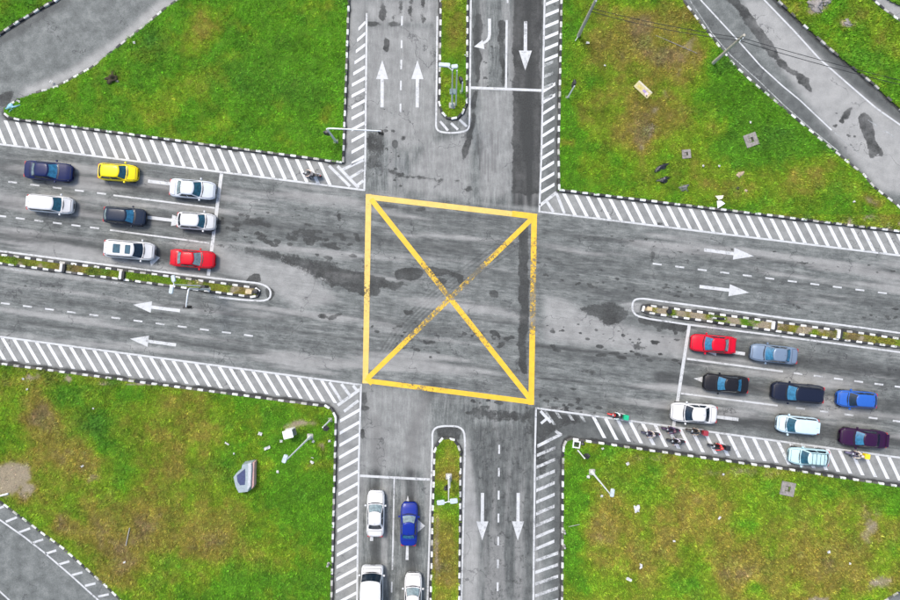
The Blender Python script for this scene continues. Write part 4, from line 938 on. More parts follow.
make_car(375.6, 513.6, 89, 4.38, 'sedan', (.61, .61, .60), 'white saloon at the bottom stop line, left lane', 1.68, M_GLP, M_GLD, group=sq)
make_car(409, 524, 88.5, 4.1, 'sedan', (.006, .024, .24), 'royal blue saloon at the bottom stop line, right lane', 1.62, M_GLP, M_GLB, group=sq)
make_car(372, 592.5, 89, 5.0, 'van', (.61, .61, .60), 'large white van cut by the bottom edge of the photo', 2.10, M_GLD, M_GLD, group=sq)
make_car(413, 596.5, 89, 4.4, 'sedan', (.62, .61, .59), 'white saloon behind the royal blue one, cut by the bottom edge', 1.68, M_GLP, M_GLD, group=sq)

# ------------------------------------------------------------------ riders and motorcycles (facing +x)
def rider_mesh():
    J = {'pel': (-.14, 0, .84, .135), 'belly': (-.09, 0, 1.02, .125), 'chest': (-.01, 0, 1.22, .145), 'neck': (.04, 0, 1.40, .055), 'head0': (.07, 0, 1.50, .085), 'head1': (.085, 0, 1.60, .095), 'crown': (.07, 0, 1.69, .055), 'nose': (.185, 0, 1.55, .018)}
    E = [('pel', 'belly'), ('belly', 'chest'), ('chest', 'neck'), ('neck', 'head0'), ('head0', 'head1'), ('head1', 'crown'), ('head0', 'nose')]
    for sg, s in ((1, 'l'), (-1, 'r')):
        ft = sg > 0
        J.update({s + 'sho': (.0, sg * .19, 1.32, .072), s + 'elb': (.17, sg * .30, 1.10, .048), s + 'wri': (.37, sg * .31, 1.03, .032), s + 'palm': (.43, sg * .31, 1.02, .034),
                  s + 'hip': (-.10, sg * .11, .82, .095), s + 'kne': (.28, sg * (.24 if ft else .19), .70 if not ft else .60, .062), s + 'ank': (.14, sg * (.36 if ft else .21), .11 if ft else .36, .040), s + 'toe': (.32, sg * (.38 if ft else .21), .055 if ft else .30, .038)})
        E += [('chest', s + 'sho'), (s + 'sho', s + 'elb'), (s + 'elb', s + 'wri'), (s + 'wri', s + 'palm'), ('pel', s + 'hip'), (s + 'hip', s + 'kne'), (s + 'kne', s + 'ank'), (s + 'ank', s + 'toe')]
        for q in range(4):
            ln = (.052, .06, .056, .045)[q]; yy = sg * (.31 + (q - 1.5) * .021)
            J[s + 'f%da' % q] = (.475, yy, 1.035, .0095); J[s + 'f%db' % q] = (.48 + ln * .5, yy, 1.005, .0085); E += [(s + 'palm', s + 'f%da' % q), (s + 'f%da' % q, s + 'f%db' % q)]
        J[s + 'th'] = (.455, sg * .262, .995, .0095); E.append((s + 'palm', s + 'th'))
    names = list(J); me = bpy.data.meshes.new('rider'); me.from_pydata([J[n][:3] for n in names], [(names.index(a), names.index(b)) for a, b in E], [])
    o = bpy.data.objects.new('rider_tmp', me); C.objects.link(o)
    sk = o.modifiers.new('s', 'SKIN'); sk.use_smooth_shade = True
    for i, n in enumerate(names):
        d = me.skin_vertices[0].data[i]; r_ = J[n][3]; d.radius = (r_, r_); d.use_root = (n == 'pel')
    ss = o.modifiers.new('u', 'SUBSURF'); ss.levels = 1; ss.render_levels = 1
    dg = bpy.context.evaluated_depsgraph_get(); out = bpy.data.meshes.new_from_object(o.evaluated_get(dg))
    bpy.data.objects.remove(o)
    zone = lambda n: 0 if n[0:4] in ('neck', 'head', 'crow', 'nose') or n[1:] in ('palm', 'th') or (len(n) > 1 and n[1] == 'f') else (3 if n[1:] in ('toe',) else (2 if n == 'pel' or n[1:] in ('hip', 'kne', 'ank') else 1))
    co = np.array([J[n][:3] for n in names]); zz = [zone(n) for n in names]
    # sample the bones so the nearest sample decides the cloth
    smp = []; sz = []
    for a, b in E:
        for t in (0, .25, .45, .55, .75, 1): smp.append(np.array(J[a][:3]) * (1 - t) + np.array(J[b][:3]) * t); sz.append(zone(a) if t < .5 else zone(b))
    smp = np.array(smp)
    out['z'] = 1
    idx = [sz[int(np.argmin(((smp - np.array(p.center)) ** 2).sum(1)))] for p in out.polygons]
    for m in range(4): out.materials.append(M_SKIN)
    out.polygons.foreach_set('material_index', idx); out.polygons.foreach_set('use_smooth', [True] * len(out.polygons)); del out['z']
    return out
RIDER = rider_mesh(); _cl = {}
def cloth(c):
    c = tuple(c)
    if c not in _cl: _cl[c] = plain('cloth', c, .85, var=.25, scale=9)
    return _cl[c]
def gloss(c):
    c = ('g',) + tuple(c)
    if c not in _cl: _cl[c] = plain('gloss_paint', c[1:], .3, coat=.6, var=.1)
    return _cl[c]
TY = MB(); TY.lathe([(.215, -.045), (.285, -.05), (.30, 0), (.285, .05), (.215, .045)], 20); TY = TY.mesh('tyre', M_RUBBER, True)
MR = MB(); MR.lathe([(.22, -.02), (.22, .02), (.05, .05)], 14); MR = MR.mesh('rim', M_RIM, True)
def make_moto(px, py, heading, bike, shirt, trousers, helmet, lb, lr, box=None, group='motorcycles on the hatched shoulder'):
    k = 1 + .8 / H; base = P(450 + (px - 450) / k, 300 + (py - 300) / k); a = R(heading)
    root = empty('motorcycle', base, a); tag(root, lb, 'motorcycle', group)
    g = gloss(bike)
    for x in (.62, -.62):
        w = link('wheel', TY, root); w.location = (x, 0, .30); w.rotation_euler = (R(90), 0, 0); link('rim', MR, w)
    m = MB(); m.tube([(.40, 0, .88), (.20, 0, .62), (-.02, 0, .42), (-.40, 0, .48), (-.62, 0, .62)], [.05, .08, .10, .08, .04], 8); m.build('frame', g, root, True)
    m = MB(); m.prism([(.50, -.10), (.50, .10), (.36, .17), (.24, .14), (.24, -.14), (.36, -.17)], .55, .92, .75); m.build('leg_shield', g, root)
    m = MB(); m.box(-.24, .24, -.16, .16, .30, .55, .05); m.build('engine', M_BLACK, root)
    m = MB(); m.prism([(.16, -.09), (.16, .09), (-.10, .15), (-.55, .12), (-.62, 0), (-.55, -.12), (-.10, -.15)], .66, .76, .9); m.build('seat', M_BLACK, root)
    m = MB(); m.prism([(-.30, -.12), (-.30, .12), (-.72, .08), (-.80, 0), (-.72, -.08)], .52, .66, .9); m.build('tail_fairing', g, root)
    for sg in (1, -1):
        m = MB(); m.tube([(.62, sg * .075, .30), (.44, sg * .075, .86)], .022, 6); m.build('fork', M_CHROME, root)
        m = MB(); m.tube([(.36, sg * .27, .99), (.30, sg * .40, 1.16)], .008, 5); m.lathe([(.055, 0), (.06, .012), (.05, .02)], 10, Matrix.Translation((.30, sg * .40, 1.16)) @ Matrix.Rotation(R(90), 4, 'Y')); m.build('mirror', M_BLACK, root)
        m = MB(); m.tube([(-.05, sg * .12, .34), (-.02, sg * .26, .33)], .018, 6); m.build('foot_peg', M_BLACK, root)
    m = MB(); m.tube([(.40, -.36, .985), (.42, -.22, .99), (.40, 0, .95), (.42, .22, .99), (.40, .36, .985)], .017, 7); m.build('handlebar', M_BLACK, root)
    m = MB(); m.lathe([(.03, -.06), (.085, 0), (.09, .05), (.07, .07)], 12, Matrix.Translation((.50, 0, .94)) @ Matrix.Rotation(R(90), 4, 'Y')); m.build('headlamp', M_LAMPG, root, True)
    m = MB(); m.grid(lambda u_, v_: Vector((.62 + .34 * math.cos(.3 + 2.0 * u_), (v_ - .5) * .14, .30 + .345 * math.sin(.3 + 2.0 * u_))), 8, 2); m.build('front_mudguard', g, root, True)
    m = MB(); m.tube([(-.1, -.16, .30), (-.45, -.17, .33), (-.78, -.17, .42)], [.03, .05, .05], 8); m.build('exhaust', M_CHROME, root, True)
    m = MB(); m.box(-.84, -.78, -.07, .07, .56, .64, .02); m.build('tail_light', M_TAIL, root)
    if box:
        m = MB(); m.box(-.92, -.45, -.24, .24, .80, 1.25, .04); bb = m.build('top_box', gloss(box), root); m = MB(); m.box(-.90, -.50, -.12, .12, .74, .80); m.build('rack', M_BLACK, root)
    me = RIDER.copy()
    for q, mt in enumerate((M_SKIN, cloth(shirt), cloth(trousers), M_BLACK)): me.materials[q] = mt
    p = link('person', me); p.location = base; p.rotation_euler = (0, 0, a); tag(p, lr, 'person', 'riders on the hatched shoulder')
    m = MB(); m.lathe([(.115, -.10), (.135, -.02), (.137, .05), (.115, .12), (.065, .165), (.0, .18)], 16, Matrix.Translation((.075, 0, 1.60)) @ Matrix.Scale(1.12, 4, (1, 0, 0))); m.build('helmet', gloss(helmet), p, True)
    m = MB(); m.grid(lambda u_, v_: Vector((.075 + .158 * math.cos(-.9 + 1.8 * u_), .142 * math.sin(-.9 + 1.8 * u_), 1.50 + .11 * v_)), 8, 2); m.build('visor', M_GLD, p, True)
    return root
make_moto(311.5, 174, 172, (.02, .02, .025), (.72, .58, .48), (.05, .055, .07), (.03, .03, .03), 'black motorcycle on the hatched shoulder above the left stop line', 'rider in a cream shirt on the hatched shoulder above the left stop line')
make_moto(618, 415.8, 171, (.55, .05, .04), (.62, .74, .70), (.02, .02, .025), (.02, .02, .02), 'red motorcycle with a green box at the head of the shoulder queue', 'rider in a pale mint shirt on the red motorcycle with a green box', box=(.01, .42, .20))
make_moto(652, 434, 173, (.04, .035, .06), (.42, .36, .30), (.06, .05, .09), (.35, .30, .30), 'dark motorcycle between the green boxed one and the stop line', 'rider in a beige top, second from the left on the lower shoulder')
make_moto(672.5, 430, 172, (.05, .02, .05), (.07, .03, .08), (.03, .03, .05), (.10, .03, .05), 'dark plum motorcycle at the lower end of the right stop line', 'rider in a dark plum jacket just below the white saloon')
make_moto(677.5, 441.6, 174, (.015, .015, .018), (.50, .45, .50), (.02, .02, .03), (.02, .02, .02), 'black motorcycle nearest the kerb below the stop line', 'rider in a pale grey top nearest the kerb below the stop line')
make_moto(697, 431.5, 172, (.06, .05, .04), (.30, .24, .18), (.03, .03, .035), (.03, .03, .03), 'motorcycle with a red box just below the tail of the white saloon', 'rider in a brown top just below the tail of the white saloon', box=(.30, .03, .04))
make_moto(719, 446.6, 174, (.02, .02, .02), (.72, .035, .04), (.02, .02, .022), (.66, .05, .04), 'black motorcycle with the rider in red in the middle of the shoulder', 'rider in a bright red jacket and red helmet', box=(.02, .02, .02))
make_moto(857.5, 454.5, 171, (.16, .14, .22), (.72, .62, .50), (.10, .09, .12), (.55, .45, .40), 'motorcycle with a yellow box at the right end of the shoulder', 'rider in a cream shirt in front of a yellow box', box=(.86, .62, .02))

# ------------------------------------------------------------------ street lamps, signals, poles
def local(root, p): return Vector(p) - root.location
M_HEAD = plain('pale_grey_lamp_head', (.44, .50, .52), .5, var=.15)
def street_lamp(base_px, h, heads, label, mat=M_WSTEEL, foot=True, panel=None, twin=False, r0=.10):
    b = P(*base_px, .10); root = empty('street_lamp', b); tag(root, label, 'street lamp', 'street lamps around the junction')
    m = MB(); m.tube([(0, 0, 0), (0, 0, h * .15), (0, 0, h * .5), (0, 0, h)], [r0, r0 * .85, r0 * .62, r0 * .42], 12); m.build('pole', mat, root, True)
    if twin: m = MB(); m.tube([(.38, 0, 0), (.38, 0, h * .5), (.38, 0, h - .1)], [.07, .06, .05], 10); m.build('pole', mat, root, True)
    if foot:
        m = MB(); m.box(-.30, .30, -.30, .30, -.1, .14, .06); m.build('concrete_foot', M_CONC, root)
        m = MB(); m.tube([(0, 0, .1), (0, 0, .7)], [.20, .12], 8); m.build('base_sleeve', mat, root)
    for (hp, sx, sy, rz) in heads:
        q = PH(hp[0], hp[1], h + .05) - b; q.z = h
        m = MB(); m.tube([(0, 0, h - .15), (q.x * .35, q.y * .35, h + .06), (q.x, q.y, h + .04)], .045, 8); m.build('arm', mat, root, True)
        m = MB(); M_ = Matrix.Translation(q) @ Matrix.Rotation(R(rz), 4, 'Z'); m.box(-sx / 2, sx / 2, -sy / 2, sy / 2, -.04, .12, .07, M_); hd = m.build('lamp_head', M_HEAD, root)
        m = MB(); m.box(-sx * .38, sx * .38, -sy * .38, sy * .38, -.06, -.035, .02, M_); m.build('lens', M_LAMPG, hd)
    if panel:
        q = PH(*panel[:2], panel[2]) - b; m = MB(); m.box(-.30, .30, -.04, .04, -.45, .45, .03, Matrix.Translation(q) @ Matrix.Rotation(R(48), 4, 'X')); m.build('solar_panel', M_GLP, root)
        m = MB(); m.tube([(0, 0, q.z), (q.x, q.y, q.z)], .03, 6); m.build('bracket', M_GALV, root)
    return root
street_lamp((452, 106), 9.0, [((444.5, 65.2), .95, .34, -4), ((454.6, 66.8), .55, .34, 4)], 'pale twin pole street lamp on the top median', M_GALV, True, (453, 91.5, 3.6), True)
street_lamp((448.8, 476), 7.4, [((440.8, 502.3), .66, .40, 6), ((453.8, 500.8), .66, .42, 6)], 'white two headed street lamp on the bottom median')
street_lamp((207, 286.3), 6.9, [((173.8, 278.6), .34, .58, 8), ((171.8, 290.2), .34, .62, -10)], 'white two headed street lamp on the left median', M_WSTEEL, False, r0=.09)
street_lamp((310.6, 436.4), 9.0, [((285.2, 458.6), .36, .70, -20)], 'white leaning-looking street lamp on the lower left verge', r0=.115)
street_lamp((591.6, 471.6), 7.3, [((612, 492.6), .34, .70, -8)], 'white street lamp on the lower right verge', r0=.11)

def signal_head(root, M_, three=True):
    m = MB(); m.box(-.14, .14, -.13, .13, -.48, .48, .04, M_); hd = m.build('signal_head', M_BLACK, root)
    for i, c in enumerate(((.45, .02, .02), (.45, .25, .01), (.01, .30, .10))):
        m = MB(); m.lathe([(.10, 0), (.10, .02), (.06, .03)], 12, M_ @ Matrix.Translation((.14, 0, .30 - .30 * i)) @ Matrix.Rotation(R(90), 4, 'Y')); m.build('lens', gloss(c), hd)
        m = MB(); m.grid(lambda u_, v_: M_ @ Vector((.14 + .16 * v_, .115 * math.cos(math.pi * u_), .30 - .30 * i + .115 * math.sin(math.pi * u_))), 8, 1); m.build('hood', M_BLACK, hd)
def signal_mast(base_px, h, arm_px, side_px, side_h, label, rz, mat=M_GALV):
    b = P(*base_px, .10); root = empty('traffic_signal', b); tag(root, label, 'traffic light', 'traffic signals of the junction')
    m = MB(); m.tube([(0, 0, 0), (0, 0, h * .5), (0, 0, h - .25)], [.12, .10, .085], 12); m.build('pole', mat, root, True)
    e = PH(*arm_px, h + .1) - b; e.z = h
    m = MB(); m.tube([(0, 0, h - .3), (e.x * .03, e.y * .03, h - .08), (e.x * .10, e.y * .10, h + .02), (e.x * .5, e.y * .5, h + .05), (e.x, e.y, h)], [.085, .08, .075, .065, .05], 10); m.build('mast_arm', mat, root, True)
    m = MB(); m.box(-.22, .22, -.22, .22, -.1, .05, .03); m.build('base_plate', M_CONC, root)
    signal_head(root, Matrix.Translation((e.x, e.y, h - .45)) @ Matrix.Rotation(R(rz), 4, 'Z'))
    q = PH(*side_px, side_h) - b
    signal_head(root, Matrix.Translation(q) @ Matrix.Rotation(R(rz), 4, 'Z'))
    m = MB(); m.tube([(0, 0, q.z), (q.x, q.y, q.z)], .03, 6); m.build('bracket', M_BLACK, root)
signal_mast((336, 141.5), 4.4, (381.2, 131), (327.5, 133), 3.0, 'grey mast arm signal reaching from the upper left verge over the road', 180)
signal_mast((209, 289.4), 4.4, (186, 307.2), (205.5, 286.6), 2.6, 'grey mast arm signal curving from the left median over the lower lanes', 180)
def signal_post(base_px, h, label, rz):
    b = P(*base_px, .10); root = empty('traffic_signal', b); tag(root, label, 'traffic light', 'traffic signals of the junction')
    m = MB(); m.tube([(0, 0, 0), (0, 0, h)], [.075, .06], 10); m.build('pole', M_WSTEEL, root, True)
    m = MB(); m.box(-.2, .2, -.2, .2, -.1, .05, .03); m.build('base_plate', M_CONC, root)
    signal_head(root, Matrix.Translation((.0, 0, h + .1)) @ Matrix.Rotation(R(rz), 4, 'Z') @ Matrix.Translation((.24, 0, -.35)))
    m = MB(); m.tube([(0, 0, h - .05), (.2 * math.cos(R(rz)), .2 * math.sin(R(rz)), h - .05)], .03, 6); m.build('bracket', M_BLACK, root)
signal_post((330.6, 419.6), 3.5, 'short white signal post at the tip of the lower left verge', 330)
signal_post((577.5, 450), 3.0, 'short white signal post beside the drain frame, lower right verge', 30)
signal_post((567.4, 98), 3.2, 'short signal post at the left edge of the upper right verge', 90)
signal_post((449.8, 479.5), 2.4, 'small black signal post on the bottom median', 200)
signal_post((462, 92), 2.6, 'small black signal post on the top median beside the stop line', 120)
signal_post((712, 318), 2.6, 'small signal post in the bushes of the right median', 180)

M_POLE = plain('weathered_concrete_pole', (.44, .41, .33), .85, var=.2, dirt=.15)
def util_pole(base_px, h, label):
    b = P(*base_px, .08); root = empty('utility_pole', b); tag(root, label, 'utility pole', 'utility poles along the upper right slip road')
    m = MB(); m.tube([(0, 0, -.1), (0, 0, h * .5), (0, 0, h)], [.17, .145, .115], 12); m.build('pole', M_POLE, root, True)
    for i, dz in enumerate((.25, .75)):
        m = MB(); m.lathe([(.03, 0), (.06, .03), (.04, .07), (.06, .11), (.03, .14)], 10, Matrix.Translation((.0, -.16, h - dz - .05))); m.build('insulator', M_WSTEEL, root, True)
        m = MB(); m.box(-.03, .03, -.20, .0, h - dz - .09, h - dz - .05); m.build('bracket', M_GALV, root)
    return b
h1 = 6.0
pb2 = util_pole((712.4, 63.6), 6.2, 'leaning-looking concrete utility pole beside the upper right slip road'); pb1 = util_pole((578, 36.5), 7.9, 'concrete utility pole at the top edge near the upper right verge')
pb3 = util_pole((925, 118), 6.2, 'concrete utility pole carrying the wires on beyond the right edge')
def wire(p, q, sag, label):
    p = Vector(p); q = Vector(q); pts = []
    for i in range(17):
        t = i / 16; w = p.lerp(q, t); w.z -= sag * 4 * t * (1 - t); pts.append(w)
    m = MB(); m.tube(pts, .028, 6); tag(m.build('overhead_wire', M_CABLE, None, True), label, 'wire', 'wires between the utility poles')
for dz, s, wl in ((.25, .35, 'upper'), (.75, .55, 'lower')):
    p1 = pb1 + Vector((0, -.16, 6.05 - dz)); p2 = pb2 + Vector((0, -.16, 6.2 - dz)); p3 = pb3 + Vector((0, -.16, 6.2 - dz))
    wire(p1, p2, s, wl + ' black wire over the brown grass between the two poles'); wire(p2, p3, s, wl + ' black wire crossing the upper right slip road')

# ------------------------------------------------------------------ cross blocks on the narrow medians
for (px, py, hs, lab) in ((64.6, 268, 7.5, 'white cross block on the left median below the white people carrier gap'), (123.6, 275.4, 7.5, 'black and white cross block on the left median below the people carrier'), (773, 325.4, 8, 'cross block on the right median above the grey blue saloon'), (838, 334.4, 8, 'cross block on the right median nearer the right edge')):
    b = P(px, py, .05); root = empty('median_block', b, R(-7)); tag(root, lab, 'concrete block', 'blocks across the narrow medians')
    m = MB(); m.box(-.26, .0, -.40, .40, -.05, .34, .04); m.build('block', M_KW[0], root); m = MB(); m.box(.003, .24, -.40, .40, -.05, .32, .04); m.build('block', M_KB[0], root)
for (px, py, w, d, h, lab) in ((250, 291.8, .62, .46, .30, 'tan concrete slab at the nose of the left median'), (648.5, 308.8, .5, .42, .26, 'tan stone at the nose of the right median')):
    m = MB(); m.box(-w / 2, w / 2, -d / 2, d / 2, -.05, h, .06); o = m.build('stone_slab', plain('tan_stone', (.50, .40, .24), .9, var=.3)); o.location = P(px, py, .14); o.rotation_euler[2] = R(-8); tag(o, lab, 'slab')
for (px, py, lab) in ((257, 291.5, 'black drum at the tip of the left median'), (668, 311.4, 'black planter stone on the right median')):
    m = MB(); m.lathe([(.22, 0), (.24, .05), (.24, .34), (.20, .40), (.12, .41)], 14); o = m.build('drum', M_BLACK, None, True); o.location = P(px, py, .12); tag(o, lab, 'drum')

# ------------------------------------------------------------------ objects on the verges
# discarded shell with a blue triangular window
b = P(247.5, 475, .12); root = empty('discarded_shell', b); tag(root, 'discarded pale grey shell with a blue window lying on the lower left verge', 'shell')
zf = lambda x, y: ((225 + x / 7.5 - 247.5) / S, (475 - (420 + y / 7.5)) / S)
out = [zf(*p) for p in ((158, 306), (232, 294), (236, 330), (226, 480), (200, 520), (130, 528), (105, 480), (88, 405), (112, 372), (150, 345))]
M_SHELL = plain('pale_grey_fibreglass', (.28, .33, .345), .5, var=.15, dirt=.1)
m = MB(); m.prism(out, 0, .95, .93); m.build('shell', M_SHELL, root)
win = [zf(*p) for p in ((116, 392), (180, 340), (182, 420), (178, 462), (142, 466), (124, 440))]
m = MB(); m.prism(win, .90, .965, .97); m.build('window', plain('blue_panel', (.05, .06, .13), .3, coat=.3, var=.3), root)
m = MB(); m.prism([zf(*p) for p in ((204, 300), (228, 296), (222, 470), (198, 505))], .93, 1.03, .96); m.build('rib', plain('grey_rib', (.42, .44, .45), .6), root)
m = MB(); m.prism([zf(*p) for p in ((225, 300), (243, 297), (238, 475), (224, 500))], .02, .80, .97); m.build('side_trim', plain('pink_faded_trim', (.55, .34, .30), .7), root)
# utility cabinet
b = P(291.5, 431.5, .12); root = empty('utility_cabinet', b, R(14)); tag(root, 'small white utility cabinet on bare soil, lower left verge', 'cabinet')
m = MB(); m.box(-.42, .42, -.34, .34, 0, 1.15, .04); m.build('cabinet', M_WSTEEL, root); m = MB(); m.box(-.47, .47, -.39, .39, 1.15, 1.22, .04); m.build('lid', M_WSTEEL, root)
m = MB(); m.box(.422, .437, -.30, .30, .08, 1.08); d = m.build('shaded_door', plain('shaded_door_grey', (.18, .19, .2), .5), root); m = MB(); m.box(.437, .46, .18, .22, .5, .68); m.build('handle', M_BLACK, d)  # dark grey paints in the shade on the cabinet's right side
m = MB(); m.box(-.5, .5, -.42, .42, -.1, .06, .04); m.build('plinth', M_CONC, root)
# fallen yellow board
c = P(642.4, 90.2, .20); root = empty('fallen_board', c, R(-43)); tag(root, 'pale yellow printed board lying on the upper right verge', 'board')
m = MB(); m.box(-.88, .88, -.40, .40, 0, .05, .02); m.build('panel', plain('faded_yellow_panel', (.48, .42, .21), .7, var=.2, dirt=.1), root)
m = MB(); m.box(-.86, .86, .24, .38, .052, .058); m.build('pale_band', plain('cream_print', (.52, .48, .38), .7), root)
for (x, y, w, h_, c_) in ((.20, -.05, .34, .24, (.30, .22, .42)), (.52, -.10, .26, .30, (.62, .50, .55)), (-.35, -.08, .5, .26, (.50, .42, .12)), (.66, -.24, .12, .12, (.03, .03, .05))):
    m = MB(); m.box(x - w / 2, x + w / 2, y - h_ / 2, y + h_ / 2, .052, .057); m.build('print', plain('faded_print', c_, .7, var=.3), root)
# white torn panels near the upper right kerb
c = P(718.6, 202, .14); root = empty('broken_sign', c, R(10)); tag(root, 'two torn white sign panels standing by the kerb, upper right verge', 'sign')
m = MB(); m.prism([(-.36, -.62), (.42, -.28), (.10, .06), (-.30, .10)], .18, .24, 1); m.build('panel', M_WSTEEL, root); m = MB(); m.prism([(-.36, .62), (.46, .54), (.30, .24), (-.10, .16)], .10, .16, 1); m.build('panel', plain('cream_panel', (.66, .62, .48), .7), root)
m = MB(); m.tube([(0, 0, 0), (0, .02, .18)], .04, 6); m.build('stub', M_GALV, root)
# black bags, stones, slabs
def lump(name, px, py, sx, sy, sz, mat, label, cat, seed, rz=0, z=.12, sharp_=.25):
    r_ = random.Random(seed); bm = bmesh.new(); bmesh.ops.create_icosphere(bm, subdivisions=3, radius=1)
    o3 = [r_.uniform(0, 50) for _ in range(3)]
    from mathutils import noise as mn
    for v in bm.verts:
        k = 1 + sharp_ * 2 * mn.noise(v.co * 1.6 + Vector(o3)) + sharp_ * mn.noise(v.co * 4 + Vector(o3)); v.co *= k; v.co.x *= sx; v.co.y *= sy; v.co.z = max(v.co.z * sz, -.05)
    me = bpy.data.meshes.new(name); bm.to_mesh(me); bm.free(); me.materials.append(mat); me.polygons.foreach_set('use_smooth', [True] * len(me.polygons))
    o = link(name, me); o.location = P(px, py, z); o.rotation_euler[2] = R(rz); return tag(o, label, cat)
M_BAG = plain('black_bin_bag', (.018, .018, .022), .35, var=.4); M_ROCK = plain('grey_rock', (.24, .22, .20), .9, var=.35, scale=5); M_TAN = plain('tan_rock', (.40, .31, .21), .9, var=.3, scale=5)
lump('rubbish_bag', 660.5, 168, .72, .26, .22, M_BAG, 'long black rubbish bag on the upper right verge, upper of two', 'rubbish bag', 1, 28)
lump('rubbish_bag', 663, 180.5, .62, .26, .22, M_BAG, 'crumpled black rubbish bag just below the long one', 'rubbish bag', 2, 25, sharp_=.5)
lump('rubbish_heap', 683, 188, .44, .26, .16, plain('grey_scrap', (.16, .16, .15), .8, var=.5), 'low heap of grey scrap right of the black rubbish bags', 'rubbish', 3, -10, sharp_=.6)
lump('rubbish_bag', 737, 188.5, .22, .18, .16, M_BAG, 'small dark scrap of rubbish right of the torn white panels', 'rubbish', 4)
lump('rock', 739.5, 174.6, .38, .24, .16, M_TAN, 'tan triangular rock above the torn white panels', 'rock', 5, 20)
lump('rock', 745, 191, .2, .13, .1, M_TAN, 'small orange brown stone beside the dark scrap', 'rock', 6)
lump('rubble', 815, 5, .75, .5, .12, M_ROCK, 'patch of grey broken rubble at the top edge beyond the slip road', 'rubble', 7, -20, sharp_=.55); lump('rubble', 826, 1, .5, .3, .10, M_ROCK, 'second grey lump of rubble right beside the top edge patch', 'rubble', 17, 10, sharp_=.5)
lump('rock', 847, 23.5, .28, .38, .12, M_ROCK, 'single grey brown rock on the grass right of the slip road', 'rock', 8, 30, sharp_=.4)
lump('shrub_clump', 112.5, 79, .5, .4, .3, plain('dark_brush', (.05, .04, .02), .95, var=.5, scale=20), 'dark brown dead bush on the upper left verge', 'bush', 9, sharp_=.7); lump('rock', 118, 81.5, .16, .12, .1, M_ROCK, 'pale stone beside the dead bush, upper left verge', 'rock', 10)
lump('rubbish_bag', 13, 108, .55, .25, .14, plain('blue_plastic', (.22, .45, .55), .4, var=.35), 'pale blue plastic litter at the pointed tip of the upper left verge', 'litter', 11, 20, sharp_=.6)
def manhole(px, py, s, label, rz):
    root = empty('manhole', P(px, py, .13), R(rz)); tag(root, label, 'manhole', 'concrete manholes on the verges')
    m = MB()
    for a_, b_, c_, d_ in ((-s, s, -s, -s * .38), (-s, s, s * .38, s), (-s, -s * .38, -s * .376, s * .376), (s * .38, s, -s * .376, s * .376)): m.box(a_, b_, c_, d_, -.1, .14)
    m.build('collar', M_ROCK, root); m = MB(); m.box(-s * .375, s * .375, -s * .37, s * .37, -.1, .05); m.build('pit', plain('dark_pit', (.05, .045, .04), .9), root)
    m = MB(); m.box(-s * .3, s * .05, -s * .3, s * .3, .05, .09, .03); m.build('cover', M_ROCK, root)
manhole(786.5, 488.2, .66, 'square concrete manhole on the lower right verge below the aqua hatchback', -12); manhole(750, 140.5, .62, 'round looking grey manhole on the green part of the upper right verge', 20); manhole(685.5, 154.5, .42, 'small grey manhole left of the green patch, upper right verge', 5)
# drain frame at the lower right tip
root = empty('drain_frame', P(576, 444, .14), R(-8)); tag(root, 'white square drain frame with a dark pit at the tip of the lower right verge', 'drain')
m = MB()
for a_, b_, c_, d_ in ((-.36, .36, -.34, -.24), (-.36, .36, .24, .34), (-.36, -.26, -.238, .238), (.26, .36, -.238, .238)): m.box(a_, b_, c_, d_, -.1, .16)
m.build('frame', M_KW[0], root); m = MB(); m.box(-.255, .255, -.235, .235, -.1, .02); m.build('pit', M_BLACK, root)
lump('rubbish_bag', 582, 443, .2, .2, .2, M_BAG, 'black lump beside the white drain frame', 'rubbish', 12); 
# thin bits: bars lying about
def stick(p, q, r_, mat, label, z=.2):
    m = MB(); a_, b_ = P(*p, z), P(*q, z + .04); m.tube([a_, a_.lerp(b_, .5) + Vector((0, 0, .02)), b_], r_, 6); return tag(m.build('fallen_bar', mat), label, 'bar')
stick((0, 495.6), (10, 493), .09, M_WSTEEL, 'white bar lying at the left edge above the slip road'); stick((127, 545), (131, 527), .05, M_CONC, 'thin grey stick lying on the dry lower left verge')
stick((568, 526), (579, 523.6), .03, M_CONC, 'thin pale stick by the kerb on the lower right verge'); stick((574.5, 42), (580, 34), .03, M_GALV, 'short stay bar at the foot of the top utility pole', .3)
stick((655, 36), (696, 54), .035, M_ROCK, 'thin grey branch lying on the brown grass below the wires', .18)
# bollards at the kerb, lower right
for (px, py, lab) in ((563.5, 530.5, 'upper of two pale posts by the kerb, lower right verge'), (563.5, 545, 'lower of two pale posts by the kerb, lower right verge'), (329, 563, 'pale post by the kerb at the lower left verge')):
    m = MB(); m.lathe([(.15, 0), (.16, .08), (.10, .14), (.09, .62), (.11, .66), (.05, .72)], 10); o = m.build('kerb_post', M_CONC, None, True); o.location = P(px, py, .12); tag(o, lab, 'post', 'pale posts at the kerb')
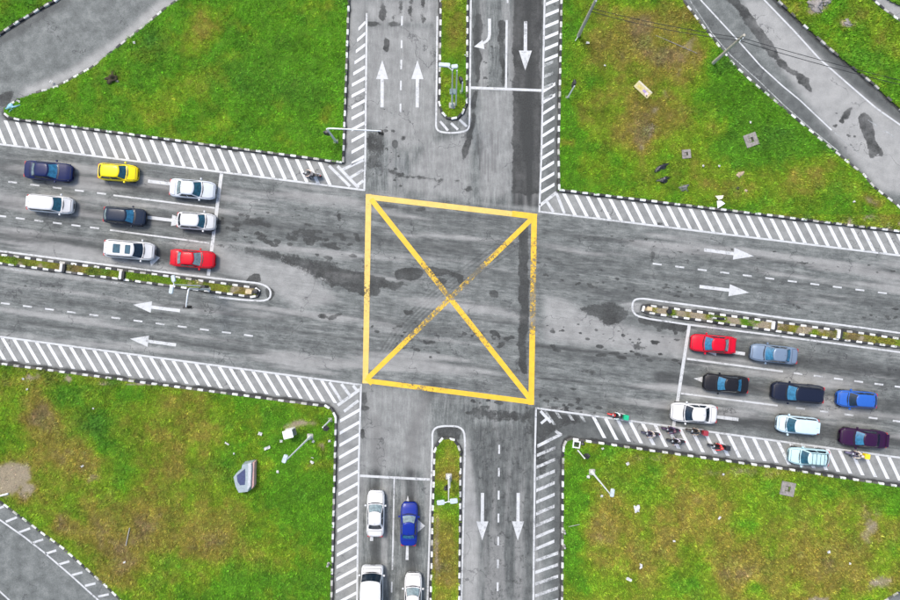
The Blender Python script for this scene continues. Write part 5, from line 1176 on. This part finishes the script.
# small pale litter, each a crumpled sheet
LIT = [(261, 433, .22, .2), (268, 447.4, .38, .16), (282, 440.5, .16, .14), (278.5, 471, .14, .16), (312.5, 461.5, .22, .15), (314, 440.8, .14, .14), (330, 440.4, .14, .12), (235, 453, .1, .12), (228, 443, .3, .1), (313, 457, .16, .06), (126, 561, .14, .10), (84, 465.5, .18, .1), (25, 378.5, .12, .14), (95, 408, .10, .10), (29, 389, .12, .1), (722, 473.5, .12, .12), (627, 463, .20, .18), (636, 508, .3, .4), (628, 578, .35, .18), (640, 565, .16, .3), (673, 540, .16, .1), (718, 517, .14, .2), (827, 551, .18, .16), (848, 562.5, .12, .12), (587.5, 476, .16, .16), (601, 495, .14, .14), (587, 44, .18, .14), (604, 66.5, .12, .1), (702, 166.5, .12, .12), (718, 166.5, .12, .12), (852, 202, .14, .1), (135.6, 43.6, .14, .14), (749, 123, .1, .14), (465, 56, .08, .08), (602, 448, .14, .12), (20.5, 102, .2, .1), (53, 82.5, .14, .14)]
ANCH = ('near the utility cabinet', 'near the white street lamp')
where = lambda x, y: 'upper left verge' if x < 350 and y < 200 else 'lower left verge' if x < 350 else 'top median' if x < 470 and y < 200 else 'upper right verge' if y < 250 else 'lower right verge'
order = {}
for px, py, _, _ in LIT: order.setdefault(where(px, py), []).append(px)
ORD = ('leftmost', 'second from the left', 'third from the left', 'fourth from the left', 'fifth from the left', 'sixth from the left', 'seventh from the left', 'eighth from the left', 'ninth from the left', 'tenth from the left', 'eleventh from the left', 'twelfth from the left', 'thirteenth from the left', 'fourteenth from the left', 'fifteenth from the left', 'sixteenth from the left')
M_PAPER = plain('pale_litter', (.50, .50, .47), .7, var=.2)
for i, (px, py, w, h_) in enumerate(LIT):
    w *= .8; h_ *= .8
    r_ = random.Random(i); m = MB(); m.grid(lambda u_, v_: Vector(((u_ - .5) * 2 * w * (.8 + .4 * r_.random()), (v_ - .5) * 2 * h_ * (.8 + .4 * r_.random()), .05 + .10 * r_.random())), 3, 3)
    o = m.build('litter', M_PAPER); o.location = P(px, py, .20); o.rotation_euler[2] = r_.uniform(-.6, .6)
    rk = sorted(order[where(px, py)]).index(px); tag(o, 'scrap of pale litter on the %s, %s there' % (where(px, py), ORD[rk]), 'litter', 'scraps of litter on the grass')
